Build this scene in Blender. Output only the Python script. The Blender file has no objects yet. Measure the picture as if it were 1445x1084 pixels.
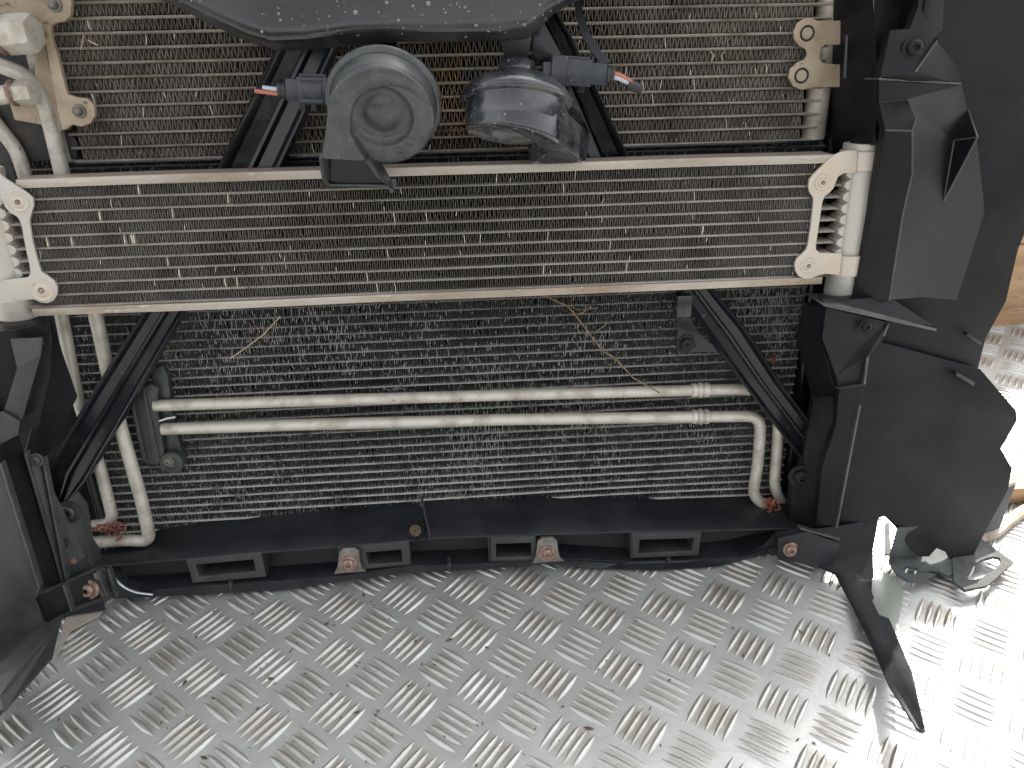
import bpy, bmesh, math, random
from mathutils import Vector, Matrix, noise
random.seed(7)
C = bpy.context.scene.collection
SC = bpy.context.scene
V = Vector
# ------------------------------------------------------------------ camera
W, H, FPX = 1445.0, 1084.0, 1080.0
def cam_rot(p, y, ro):
    p, y, ro = map(math.radians, (p, y, ro))
    f = V((math.sin(y)*math.cos(p), math.cos(y)*math.cos(p), -math.sin(p)))
    r = V((math.cos(y), -math.sin(y), 0)); u = r.cross(f)
    c, s = math.cos(ro), math.sin(ro)
    return Matrix((c*r+s*u, -s*r+c*u, f))            # rows: right, up, forward
RW = cam_rot(30.2, 0, -2.2)                           # the floor's frame seen by the camera
RR = cam_rot(22.5, 3.6, -1.35)                         # the frame of the leaning cooling pack
DIST = 0.60
CAMR = -DIST * RR[2]                                  # camera position in the pack's frame
def P(px, py, n=0.0):
    "point of the pack frame (X right, Y away, Z up) seen at a pixel, n metres in front of the slim cooler's face"
    d = RR.transposed() @ V(((px-W/2)/FPX, -(py-H/2)/FPX, 1.0))
    t = (-n - CAMR.y) / d.y
    return CAMR + t*d
R3 = RW.transposed() @ RR
FLOOR0 = R3 @ P(640, 822, 0.0) + V((0, 0, -.010))
M = Matrix.Translation((0, 0, -FLOOR0.z)) @ R3.to_4x4()    # pack frame -> world, floor at z = 0
MI = M.inverted()
CAMW = M @ CAMR
def FL(px, py, z=0.0):
    "world point of the floor seen at a pixel"
    d = RW.transposed() @ V(((px-W/2)/FPX, -(py-H/2)/FPX, 1.0))
    return CAMW + d*((z-CAMW.z)/d.z)
def PS(px, py, n, z=0.003):
    "P, but brought forward until it clears the floor"
    p = P(px, py, n)
    if (M @ p).z < z: p = MI @ FL(px, py, z)
    return p
def proj(p):
    q = RR @ (p-CAMR)
    return (W/2+FPX*q.x/q.z, H/2-FPX*q.y/q.z)
cd = bpy.data.cameras.new('camera'); co = bpy.data.objects.new('camera', cd); C.objects.link(co)
cd.sensor_width = 36; cd.lens = 36*FPX/W; cd.clip_start = 0.01; cd.clip_end = 200
co.matrix_world = Matrix.Translation(CAMW) @ Matrix((RW[0], RW[1], -RW[2])).transposed().to_4x4()
SC.camera = co
# ------------------------------------------------------------------ light
SUN_EL, SUN_AZ = 50.0, 35.0        # azimuth: degrees to the right of straight ahead (the sun stands behind the pack)
wd = bpy.data.worlds.new('World'); SC.world = wd; wd.use_nodes = True
nt = wd.node_tree; bg = nt.nodes['Background']
sky = nt.nodes.new('ShaderNodeTexSky'); sky.sky_type = 'NISHITA'; sky.sun_disc = False
sky.sun_elevation = math.radians(SUN_EL); sky.sun_rotation = math.radians(SUN_AZ)
sky.dust_density = 3.0; sky.air_density = 1.0; sky.ozone_density = 1.0
hz = nt.nodes.new('ShaderNodeHueSaturation'); hz.inputs['Saturation'].default_value = .10     # a milky, hazy sky
nt.links.new(sky.outputs[0], hz.inputs['Color']); nt.links.new(hz.outputs[0], bg.inputs[0]); bg.inputs[1].default_value = 0.15
sd = bpy.data.lights.new('sun', 'SUN'); sd.energy = 4.0; sd.angle = math.radians(0.6); sd.color = (1.0, 0.95, 0.86)
so = bpy.data.objects.new('sun', sd); C.objects.link(so)
e, a = math.radians(SUN_EL), math.radians(SUN_AZ)
so.rotation_euler = V((math.cos(e)*math.sin(a), math.cos(e)*math.cos(a), math.sin(e))).to_track_quat('Z', 'Y').to_euler()
so.location = (0.6, 1.2, 2.5)
SC.view_settings.view_transform = 'Standard'; SC.view_settings.look = 'None'
SC.view_settings.exposure = 1.65; SC.view_settings.gamma = 1.0
SC.cycles.max_bounces = 8

# ------------------------------------------------------------------ materials
def mat(name, c1, rough=.5, metal=0., c2=None, scale=60., lo=.45, hi=.65, rough2=None, bump=0., bscale=None, coat=0.,
        c3=None, scale3=200., lo3=.6, hi3=.7, spec=.5, world=False, stretch=None, metal2=None):
    m = bpy.data.materials.new(name); m.use_nodes = True
    n = m.node_tree.nodes; l = m.node_tree.links; b = n['Principled BSDF']
    b.inputs['Roughness'].default_value = rough; b.inputs['Metallic'].default_value = metal
    b.inputs['Base Color'].default_value = (*c1, 1); b.inputs['Coat Weight'].default_value = coat
    b.inputs['Coat Roughness'].default_value = .08
    b.inputs['Specular IOR Level'].default_value = spec
    if world:
        vec = n.new('ShaderNodeNewGeometry').outputs['Position']
    else:
        vec = n.new('ShaderNodeTexCoord').outputs['Object']
    if stretch:
        mp = n.new('ShaderNodeMapping'); mp.inputs['Scale'].default_value = stretch
        l.new(vec, mp.inputs[0]); vec = mp.outputs[0]
    def ns(sc, lo, hi, det=5):
        t = n.new('ShaderNodeTexNoise'); t.inputs['Scale'].default_value = sc; t.inputs['Detail'].default_value = det
        t.inputs['Roughness'].default_value = .62
        l.new(vec, t.inputs['Vector'])
        r = n.new('ShaderNodeMapRange'); r.inputs[1].default_value = lo; r.inputs[2].default_value = hi
        l.new(t.outputs[0], r.inputs[0]); return r.outputs[0]
    col = None
    if c2:
        f = ns(scale, lo, hi)
        mx = n.new('ShaderNodeMix'); mx.data_type = 'RGBA'
        mx.inputs[6].default_value = (*c1, 1); mx.inputs[7].default_value = (*c2, 1); l.new(f, mx.inputs[0])
        col = mx.outputs[2]
        if rough2 is not None:
            mr = n.new('ShaderNodeMapRange'); mr.inputs[3].default_value = rough; mr.inputs[4].default_value = rough2
            l.new(f, mr.inputs[0]); l.new(mr.outputs[0], b.inputs['Roughness'])
        if metal2 is not None:
            mr = n.new('ShaderNodeMapRange'); mr.inputs[3].default_value = metal; mr.inputs[4].default_value = metal2
            l.new(f, mr.inputs[0]); l.new(mr.outputs[0], b.inputs['Metallic'])
    if c3:
        f = ns(scale3, lo3, hi3)
        mx = n.new('ShaderNodeMix'); mx.data_type = 'RGBA'
        if col: l.new(col, mx.inputs[6])
        else: mx.inputs[6].default_value = (*c1, 1)
        mx.inputs[7].default_value = (*c3, 1); l.new(f, mx.inputs[0]); col = mx.outputs[2]
    if col: l.new(col, b.inputs['Base Color'])
    if bump:
        t = n.new('ShaderNodeTexNoise'); t.inputs['Scale'].default_value = bscale or scale; t.inputs['Detail'].default_value = 4
        l.new(vec, t.inputs['Vector'])
        bp = n.new('ShaderNodeBump'); bp.inputs['Strength'].default_value = bump; bp.inputs['Distance'].default_value = .001
        l.new(t.outputs[0], bp.inputs['Height']); l.new(bp.outputs[0], b.inputs['Normal'])
    return m
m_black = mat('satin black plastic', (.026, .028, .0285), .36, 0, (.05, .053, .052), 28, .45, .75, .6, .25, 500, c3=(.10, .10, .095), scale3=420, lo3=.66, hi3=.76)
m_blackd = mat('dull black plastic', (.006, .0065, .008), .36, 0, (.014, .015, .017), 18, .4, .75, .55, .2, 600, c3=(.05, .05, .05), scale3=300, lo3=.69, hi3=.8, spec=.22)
m_band = mat('blue black plastic', (.014, .016, .019), .36, 0, (.028, .031, .034), 22, .42, .75, .5, .2, 500, c3=(.08, .085, .085), scale3=420, lo3=.67, hi3=.78, spec=.3)
m_edge = mat('black edge highlight', (.06, .063, .064), .32, 0, (.03, .03, .031), 60, .4, .7, .5)  # paler black: edge highlights painted onto ribs and folds
m_gloss = mat('black painted steel', (.008, .009, .012), .24, 0, (.022, .022, .021), 22, .5, .75, .42, .12, 120, coat=.1, c3=(.12, .11, .09), scale3=160, lo3=.67, hi3=.75, spec=.35)
m_beam = mat('black painted beam', (.014, .015, .016), .26, 0, (.034, .035, .035), 20, .42, .72, .5, .12, 300, coat=.15, c3=(.22, .22, .21), scale3=110, lo3=.70, hi3=.73)
m_horn = mat('grey black horn plastic', (.036, .039, .041), .28, 0, (.075, .079, .08), 70, .4, .7, .48, .2, 900, c3=(.12, .12, .12), scale3=700, lo3=.66, hi3=.75)
m_hornw = mat('wet black horn plastic', (.018, .02, .025), .12, 0, (.055, .058, .063), 40, .42, .62, .4, .25, 160, coat=.5)
m_throat = mat('glossy black throat', (.010, .010, .012), .12)
m_plug = mat('dark blue black plug plastic', (.016, .019, .028), .28, 0, (.03, .034, .045), 90, .4, .7, .4)
m_cream = mat('dirty cream aluminium', (.50, .475, .42), .42, .25, (.33, .295, .235), 55, .46, .68, .6, .1, 300, c3=(.10, .085, .065), scale3=190, lo3=.665, hi3=.71)
m_tank = mat('pale bead blasted aluminium', (.45, .43, .395), .5, .35, (.46, .42, .35), 60, .42, .7, .6, .25, 900, c3=(.28, .24, .18), scale3=260, lo3=.66, hi3=.74)
m_brkt = mat('beige bracket aluminium', (.48, .435, .385), .45, .3, (.50, .42, .33), 40, .45, .7, .6, .15, 600, c3=(.2, .15, .1), scale3=220, lo3=.67, hi3=.74)
m_brktb = mat('brown stained bracket', (.36, .29, .215), .55, .2, (.26, .19, .12), 50, .4, .7, .7, .2, 500, c3=(.09, .07, .05), scale3=150, lo3=.62, hi3=.72)
m_rail = mat('brownish aluminium rail', (.40, .355, .305), .42, .45, (.27, .21, .155), 30, .42, .68, .6, .15, 500, c3=(.6, .56, .5), scale3=120, lo3=.62, hi3=.75, stretch=(.35, 1, 1.5))
m_tub = mat('brown dusty tube', (.50, .455, .39), .5, .35, (.22, .18, .14), 60, .4, .68, .62, .1, 400, c3=(.5, .46, .4), scale3=200, lo3=.62, hi3=.75, stretch=(.4, 1, 1))
m_tubs = mat('pale tube', (.64, .59, .54), .42, .45, (.33, .29, .25), 60, .42, .7, .6, c3=(.16, .14, .12), scale3=240, lo3=.64, hi3=.74, stretch=(.4, 1, 1))
m_tubl = mat('chipped black tube', (.66, .65, .61), .45, .35, (.2, .2, .19), 90, .52, .68, .5, c3=(.5, .49, .46), scale3=400, lo3=.58, hi3=.7, stretch=(.5, 1, 1))
m_fin = mat('brown dusty fin', (.185, .166, .142), .5, .35, (.09, .08, .067), 45, .4, .66, .6, c3=(.46, .42, .36), scale3=330, lo3=.62, hi3=.72)
m_fins = mat('grey fin', (.12, .111, .099), .45, .35, (.06, .055, .048), 40, .4, .68, .55, c3=(.48, .45, .41), scale3=350, lo3=.64, hi3=.73)
m_finl = mat('black painted fin', (.02, .02, .021), .4, .2, (.045, .045, .045), 40, .4, .7, .5, c3=(.36, .35, .33), scale3=420, lo3=.575, hi3=.66)
m_forange = mat('orange sun glow fin', (.40, .21, .07), .45, .4, (.12, .085, .055), 120, .42, .62, .55, c3=(.7, .42, .15), scale3=300, lo3=.55, hi3=.7)  # sun glow through the core, painted as orange fin colour
m_chip = mat('bare chipped fin', (.31, .30, .28), .4, .4, (.30, .29, .26), 300, .4, .65, .5)
m_bent = mat('bent fin glint', (.72, .66, .57), .4, .4, (.5, .44, .36), 300, .4, .65, .5)  # pale colour paints the glint that bent fins catch
m_spot = mat('dried pale spot', (.19, .20, .20), .45, 0, (.10, .105, .105), 500)
m_dark = mat('matt black', (.008, .008, .009), .7)
m_steel = mat('zinc plated steel', (.085, .092, .094), .75, 0, (.05, .05, .046), 60, .42, .7, .7, .1, 300, spec=.15, c3=(.2, .13, .08), scale3=150, lo3=.64, hi3=.75)
m_rust = mat('rusty screw', (.20, .115, .085), .5, .55, (.33, .26, .23), 240, .42, .65, .4, .3, 900, c3=(.08, .04, .03), scale3=400, lo3=.6, hi3=.7)
m_lugs = mat('dull grey tab', (.20, .19, .17), .45, .5, (.11, .09, .075), 100, .4, .7, .6, .2, 500)
m_red = mat('reddish brown scrap', (.21, .062, .035), .6, 0, (.12, .04, .025), 160, .4, .65, .7, .5, 500)
m_wor = mat('orange wire', (.40, .14, .09), .4); m_wwh = mat('pale blue wire', (.42, .49, .57), .4)
m_wblk = mat('black tape', (.015, .015, .016), .45)
m_rub = mat('black rubber', (.016, .015, .014), .6, 0, (.05, .035, .025), 120, .5, .7)
m_wood = mat('plywood', (.42, .27, .15), .6, 0, (.27, .16, .08), 14, .35, .7, .7, .3, 80, c3=(.16, .09, .05), scale3=40, lo3=.6, hi3=.75, world=True, stretch=(1, 1, 6))
m_twig = mat('dry brown twig', (.13, .09, .055), .8, 0, (.24, .18, .11), 300)
m_leaf = mat('dry leaf crumb', (.10, .065, .035), .8, 0, (.03, .022, .015), 400)
m_straw = mat('pale straw', (.42, .34, .22), .7)
m_dirt = mat('grey dried mud', (.16, .16, .155), .85, 0, (.09, .088, .08), 300, bump=.5, bscale=700)
m_hose = mat('dirty strap', (.36, .31, .26), .7, 0, (.2, .12, .07), 50, .4, .65, .8, .4, 200)
m_ring = mat('galvanised edge', (.42, .46, .48), .25, .8)
# water, slightly milky: sky glint put into the drop colour
m_water = bpy.data.materials.new('water drop'); m_water.use_nodes = True
_b = m_water.node_tree.nodes['Principled BSDF']
_b.inputs['Base Color'].default_value = (1, 1, 1, 1); _b.inputs['Roughness'].default_value = .02
_b.inputs['Transmission Weight'].default_value = .88; _b.inputs['IOR'].default_value = 1.33
# cloudy plastic sheet
m_film = bpy.data.materials.new('cloudy plastic'); m_film.use_nodes = True
_b = m_film.node_tree.nodes['Principled BSDF']
_b.inputs['Base Color'].default_value = (.22, .235, .21, 1); _b.inputs['Roughness'].default_value = .35
_b.inputs['Alpha'].default_value = .8

m_filmd = m_film.copy(); m_filmd.name = 'smoky plastic'
_b = m_filmd.node_tree.nodes['Principled BSDF']; _b.inputs['Base Color'].default_value = (.05, .055, .052, 1); _b.inputs['Alpha'].default_value = .88; _b.inputs['Roughness'].default_value = .5
# ------------------------------------------------------------------ mesh helpers
class MB:
    def __init__(s): s.v = []; s.f = []; s.mi = []
    def add(s, vs, fs, k=0):
        o = len(s.v); s.v += [V(x) for x in vs]; s.f += [tuple(i+o for i in f) for f in fs]; s.mi += [k]*len(fs)
    def prism(s, front, off, k=0):
        n = len(front); off = V(off)
        s.add(list(front)+[p+off for p in front], [tuple(range(n)), tuple(range(2*n-1, n-1, -1))] +
              [(i, i+n, (i+1) % n+n, (i+1) % n) for i in range(n)], k)
    def quadbox(s, a, b, c, d, off, k=0): s.prism([a, b, c, d], off, k)
    def box(s, c, sx, sy, sz, R=None):
        c = V(c); R = R or Matrix.Identity(3)
        p = [c+R @ V((x*sx/2, -sy/2, z*sz/2)) for x, z in ((-1, -1), (1, -1), (1, 1), (-1, 1))]
        s.prism(p, R @ V((0, sy, 0)))
    def frame(s, outer, inner, off):
        n = len(outer); off = V(off)
        vs = list(outer)+list(inner)+[p+off for p in outer]+[p+off for p in inner]
        fs = []
        for i in range(n):
            j = (i+1) % n
            fs += [(i, j, n+j, n+i), (2*n+j, 2*n+i, 3*n+i, 3*n+j), (j, i, 2*n+i, 2*n+j), (n+i, n+j, 3*n+j, 3*n+i)]
        s.add(vs, fs)
    def tube(s, pts, r, seg=14, caps=True, k=0):
        pts = [V(p) for p in pts]; n = len(pts); rs = r if isinstance(r, (list, tuple)) else [r]*n
        t = (pts[1]-pts[0]).normalized(); u = t.orthogonal().normalized(); vs = []
        for i, p in enumerate(pts):
            t2 = ((pts[min(i+1, n-1)]-pts[max(i-1, 0)]).normalized())
            u = (u - t2*u.dot(t2)).normalized(); w = t2.cross(u)
            for q in range(seg):
                an = 2*math.pi*q/seg; vs.append(p+(u*math.cos(an)+w*math.sin(an))*rs[i])
        fs = [(i*seg+q, i*seg+(q+1) % seg, (i+1)*seg+(q+1) % seg, (i+1)*seg+q) for i in range(n-1) for q in range(seg)]
        if caps: fs += [tuple(range(seg-1, -1, -1)), tuple(range((n-1)*seg, n*seg))]
        s.add(vs, fs, k)
    def lathe(s, prof, o, ax, seg=32, up=None, arc=None, k=0):
        "prof: (radius, height along axis)"
        ax = V(ax).normalized(); u = (V(up) if up else ax.orthogonal()); u = (u-ax*u.dot(ax)).normalized(); w = ax.cross(u)
        o = V(o); n = len(prof); vs = []; a0, a1 = arc or (0, 2*math.pi); cl = arc is None; m = seg if cl else seg+1
        for r, h in prof:
            for q in range(m):
                an = a0+(a1-a0)*q/seg; vs.append(o+ax*h+(u*math.cos(an)+w*math.sin(an))*max(r, 1e-5))
        fs = []
        for i in range(n-1):
            for q in range(seg):
                b = (q+1) % m
                fs.append((i*m+q, i*m+b, (i+1)*m+b, (i+1)*m+q))
        s.add(vs, fs, k)
    def screw(s, c, ax, r):
        s.lathe([(r*1.55, 0), (r*1.55, r*.25), (r, r*.28), (r*.98, r*.75), (r*.75, r*.95), (r*.42, r*.97), (r*.36, r*.55), (0, r*.5)], c, ax, 16)
    def strip(s, rows, closed=False, k=0):
        "rows: list of equal-length point lists -> quads"
        m = len(rows[0]); vs = [p for r in rows for p in r]; fs = []
        for i in range(len(rows)-1):
            for j in range(m-1 if not closed else m):
                b = (j+1) % m
                fs.append((i*m+j, i*m+b, (i+1)*m+b, (i+1)*m+j))
        s.add(vs, fs, k)
    def mesh(s, name, mats, base=V((0, 0, 0)), bevel=0, angle=35, thick=0, fixn=True, weld=False):
        me = bpy.data.meshes.new(name); me.from_pydata([v-base for v in s.v], [], s.f)
        for q in (mats if isinstance(mats, (list, tuple)) else [mats]): me.materials.append(q)
        if any(s.mi): me.polygons.foreach_set('material_index', s.mi)
        bm = bmesh.new(); bm.from_mesh(me)
        if weld: bmesh.ops.remove_doubles(bm, verts=bm.verts, dist=1e-5)
        if fixn: bmesh.ops.recalc_face_normals(bm, faces=bm.faces)
        if thick:
            bmesh.ops.solidify(bm, geom=bm.faces[:], thickness=thick); bmesh.ops.recalc_face_normals(bm, faces=bm.faces)
        if bevel:
            es = [e for e in bm.edges if len(e.link_faces) == 2 and e.calc_face_angle(0) > math.radians(28)]
            bmesh.ops.bevel(bm, geom=es, offset=bevel, segments=2, profile=.6, affect='EDGES', clamp_overlap=True)
        bm.to_mesh(me); bm.free()
        me.polygons.foreach_set('use_smooth', [True]*len(me.polygons))
        me.set_sharp_from_angle(angle=math.radians(angle)); me.update()
        return me
def mkobj(name, me, parent=None, mw=None):
    o = bpy.data.objects.new(name, me); C.objects.link(o)
    if parent: o.parent = parent
    elif mw is not None: o.matrix_world = mw
    return o
def tag(o, label, cat, group=None):
    o['label'] = label; o['category'] = cat
    if group: o['group'] = group
    return o
BASE = {}
def thing(name, label, cat, base, group=None):
    o = bpy.data.objects.new(name, None); C.objects.link(o); o.empty_display_size = .02
    o.matrix_world = M @ Matrix.Translation(base); BASE[o] = V(base)
    return tag(o, label, cat, group)
def part(mb, name, mats, parent, **kw):
    "a part under a thing, or a sub-part under a part (whose own local frame equals its thing's)"
    b = BASE[parent]
    o = mkobj(name, mb.mesh(name, mats, b, **kw), parent); BASE[o] = b
    return o
def single(mb, name, mats, label, cat, base, group=None, **kw):
    o = mkobj(name, mb.mesh(name, mats, V(base), **kw), None, M @ Matrix.Translation(base)); BASE[o] = V(base)
    return tag(o, label, cat, group)
def bend(pts, r=.02, k=6):
    "round the corners of a polyline"
    out = [pts[0]]
    for i in range(1, len(pts)-1):
        a, b, c = pts[i-1], pts[i], pts[i+1]
        d = min(r, (a-b).length*.45, (c-b).length*.45)
        p, q = b+(a-b).normalized()*d, b+(c-b).normalized()*d
        for j in range(k+1):
            t = j/k; out.append(p*(1-t)**2+b*2*t*(1-t)+q*t*t)
    return out+[pts[-1]]
def circ(c, r, n=24, a0=0): return [(c[0]+r*math.cos(a0+2*math.pi*i/n), c[1]+r*math.sin(a0+2*math.pi*i/n)) for i in range(n)]
def PP(l, n): return [P(x, y, n) for x, y in l]
BK = V((0, 1, 0))
def axis_img(px, py, n, dx, dy, tilt):
    "unit vector in the pack frame: tilt degrees from the line of sight, leaning towards image direction (dx,dy)"
    p = P(px, py, n); tow = (CAMR-p).normalized()
    q = P(px+dx, py+dy, n)-P(px, py, n); q = (q-tow*q.dot(tow)).normalized()
    t = math.radians(tilt)
    return tow*math.cos(t)+q*math.sin(t)

# ------------------------------------------------------------------ floor: aluminium five-bar chequer plate
def floor_material():
    m = bpy.data.materials.new('chequer plate aluminium'); m.use_nodes = True
    n = m.node_tree.nodes; l = m.node_tree.links; b = n['Principled BSDF']
    pos = n.new('ShaderNodeNewGeometry').outputs['Position']
    def ns(sc, lo, hi, det=6):
        t = n.new('ShaderNodeTexNoise'); t.inputs['Scale'].default_value = sc; t.inputs['Detail'].default_value = det
        t.inputs['Roughness'].default_value = .65
        l.new(pos, t.inputs['Vector']); r = n.new('ShaderNodeMapRange'); r.inputs[1].default_value = lo; r.inputs[2].default_value = hi
        l.new(t.outputs[0], r.inputs[0]); return r.outputs[0]
    def mix(f, a, c, fac=None):
        mx = n.new('ShaderNodeMix'); mx.data_type = 'RGBA'
        if isinstance(a, tuple): mx.inputs[6].default_value = (*a, 1)
        else: l.new(a, mx.inputs[6])
        mx.inputs[7].default_value = (*c, 1); l.new(f, mx.inputs[0]); return mx.outputs[2]
    def math_(op, a, c):
        k = n.new('ShaderNodeMath'); k.operation = op; k.use_clamp = True
        for i, x in enumerate((a, c)):
            if isinstance(x, (int, float)): k.inputs[i].default_value = x
            else: l.new(x, k.inputs[i])
        return k.outputs[0]
    # dirt rubbed into the tread blocks: a periodic mask in the plate's own lattice
    mp = n.new('ShaderNodeMapping'); mp.vector_type = 'TEXTURE'
    mp.inputs['Location'].default_value = (LAT0.x, LAT0.y, 0); mp.inputs['Rotation'].default_value = (0, 0, LAZ)
    mp.inputs['Scale'].default_value = (LP, LP, 1)
    l.new(pos, mp.inputs[0])
    sep = n.new('ShaderNodeSeparateXYZ'); l.new(mp.outputs[0], sep.inputs[0])
    def tri(x, sh):   # distance to nearest lattice line
        k = n.new('ShaderNodeMath'); k.operation = 'ADD'; l.new(x, k.inputs[0]); k.inputs[1].default_value = sh
        p = n.new('ShaderNodeMath'); p.operation = 'PINGPONG'; l.new(k.outputs[0], p.inputs[0]); p.inputs[1].default_value = .5
        return p.outputs[0]
    def block(sh):
        # blocks are squares turned 45 degrees: |x|+|y| small
        s = n.new('ShaderNodeMath'); s.operation = 'ADD'; l.new(tri(sep.outputs[0], sh), s.inputs[0]); l.new(tri(sep.outputs[1], sh), s.inputs[1])
        r = n.new('ShaderNodeMapRange'); r.inputs[1].default_value = .42; r.inputs[2].default_value = .26; l.new(s.outputs[0], r.inputs[0])
        return r.outputs[0]
    dirt = math_('MULTIPLY', math_('MAXIMUM', block(0.0), math_('MULTIPLY', block(.5), .9)), ns(16, .32, .62))
    dirt = math_('MULTIPLY', dirt, .62)
    c = mix(ns(7, .3, .7), (.56, .57, .555), (.44, .447, .433))
    c = mix(math_('MULTIPLY', ns(60, .5, .75), .45), c, (.36, .355, .34))
    c = mix(dirt, c, (.29, .25, .20))
    c = mix(math_('MULTIPLY', ns(420, .66, .72), .8), c, (.10, .085, .07))
    for ang, sc in ((.5, 1.0), (-.9, 1.3), (1.9, .8)):      # fine scratches
        m2 = n.new('ShaderNodeMapping'); m2.inputs['Rotation'].default_value = (0, 0, ang); m2.inputs['Scale'].default_value = (7*sc, 330*sc, 1)
        l.new(pos, m2.inputs[0]); t2 = n.new('ShaderNodeTexNoise'); t2.inputs['Scale'].default_value = 1; t2.inputs['Detail'].default_value = 2
        l.new(m2.outputs[0], t2.inputs['Vector']); r2 = n.new('ShaderNodeMapRange'); r2.inputs[1].default_value = .72; r2.inputs[2].default_value = .76
        l.new(t2.outputs[0], r2.inputs[0]); c = mix(math_('MULTIPLY', r2.outputs[0], .45), c, (.30, .295, .28))
    c = mix(math_('MULTIPLY', ns(24, .56, .7), .4), c, (.33, .33, .315))
    l.new(c, b.inputs['Base Color'])
    b.inputs['Metallic'].default_value = .55
    rr = n.new('ShaderNodeMapRange'); rr.inputs[3].default_value = .3; rr.inputs[4].default_value = .55
    l.new(ns(12, .3, .7), rr.inputs[0]); l.new(rr.outputs[0], b.inputs['Roughness'])
    t = n.new('ShaderNodeTexNoise'); t.inputs['Scale'].default_value = 160; t.inputs['Detail'].default_value = 6; l.new(pos, t.inputs['Vector'])
    bp = n.new('ShaderNodeBump'); bp.inputs['Strength'].default_value = .22; bp.inputs['Distance'].default_value = .001
    l.new(t.outputs[0], bp.inputs['Height']); l.new(bp.outputs[0], b.inputs['Normal'])
    return m
# lattice of the plate, read at two neighbouring block centres of the photograph
_a, _b2 = FL(440+300*.4567, 780+460*.4567), FL(440+1150*.4567, 780+322*.4567)
_c, _d = FL(440+502*.4567, 780+255*.4567), FL(440+783*.4567, 780+578*.4567)
LA = (_b2-_a)/4; LP = LA.length; LAZ = math.atan2(LA.y, LA.x)
LAT0 = FL(440+700*.4567, 780+225*.4567)
EA = V((math.cos(LAZ), math.sin(LAZ), 0)); EB = V((math.sin(LAZ), -math.cos(LAZ), 0))
print('lattice', LP, math.degrees(LAZ), 'cam h', CAMW.z, 'row', (_d-_c)/2, EB*LP)
m_floor = floor_material()
m_bar = m_floor.copy(); m_bar.name = 'worn tread bar aluminium'
for _n in m_bar.node_tree.nodes:
    if _n.type == 'BSDF_PRINCIPLED':
        _n.inputs['Metallic'].default_value = .65
        for _l in list(_n.inputs['Roughness'].links): m_bar.node_tree.links.remove(_l)
        _n.inputs['Roughness'].default_value = .36
fm = MB(); fm.prism([V((-2.0, -1.2, 0)), V((2.2, -1.2, 0)), V((2.2, 2.4, 0)), V((-2.0, 2.4, 0))], (0, 0, -.003))
floor = mkobj('floor', fm.mesh('floor', m_floor)); floor['kind'] = 'structure'
floor['label'] = 'grey aluminium chequer plate floor with raised five bar tread'
BASE[floor] = V((0, 0, 0))
def bar_mesh():
    L, w, h = LP*.61, LP*.098, .0021
    us = [-1, -.86, -.6, -.25, .25, .6, .86, 1]; ts = [-1, -.62, -.22, .22, .62, 1]
    rows = []
    for u in us:
        k = max(0.0, 1-abs(u)**2.4); r = []
        for t in ts:
            r.append(V((u*L/2, t*w/2*(k*.97+.03), h*(k**.8)*(1-abs(t)**1.9)-.0002)))
        rows.append(r)
    b = MB(); b.strip(rows)
    me = b.mesh('tread_bar', m_bar, fixn=False, angle=180)
    if me.polygons[len(me.polygons)//2].normal.z < 0: me.flip_normals()
    return me
BAR = bar_mesh()
bars = []
for i in range(-14, 22):
    for j in range(-22, 14):
        for hsh in (0, 1):
            c = LAT0+EA*LP*(i+.5*hsh)+EB*LP*(j+.5*hsh)
            if not (-1.95 < c.x < 2.15 and -1.15 < c.y < 2.3): continue
            q = RW @ (c-CAMW)
            if q.z < .05: continue
            x, y = W/2+FPX*q.x/q.z, H/2-FPX*q.y/q.z
            vis = -60 < x < W+60 and 330 < y < H+60
            if not vis: 
                if not(-900 < x < W+900 and y < H+500): continue
            d = (EA-EB) if hsh == 0 else (EA+EB)
            d = d.normalized(); s_ = V((-d.y, d.x, 0))
            for k in range(-2, 3):
                cc = c+s_*k*LP*.126+V((random.gauss(0, .0003), random.gauss(0, .0003), 0))
                an = math.atan2(d.y, d.x)+random.gauss(0, .012)
                # seen in front of the pack?  (rank: on-screen and not behind the pack first, then by nearness)
                qq = RW @ (cc-CAMW); X, Y = W/2+FPX*qq.x/qq.z, H/2-FPX*qq.y/qq.z
                seen = 0 < X < W and Y < H+15 and (Y > 800 or (X > 1240 and Y > 740) or (X > 1390 and Y > 440))
                bars.append((0 if seen else 1, qq.z, cc, an))
bars.sort(key=lambda b: (b[0], b[1]))
for rk, z, cc, an in bars[:300]:
    o = mkobj('tread_bar', BAR, floor); o.location = cc; o.rotation_euler = (0, 0, an)
    s = random.uniform(.96, 1.04); o.scale = (s, random.uniform(.93, 1.06), random.uniform(.9, 1.1))
rest = MB(); bv = [v.co.copy() for v in BAR.vertices]; bf = [tuple(p.vertices) for p in BAR.polygons]
for rk, z, cc, an in bars[300:]:
    R = Matrix.Rotation(an, 3, 'Z'); rest.add([R @ v+cc for v in bv], bf)
o = mkobj('tread_bars', rest.mesh('tread_bars', m_bar, fixn=False, angle=180), floor); o['kind'] = 'stuff'

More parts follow.
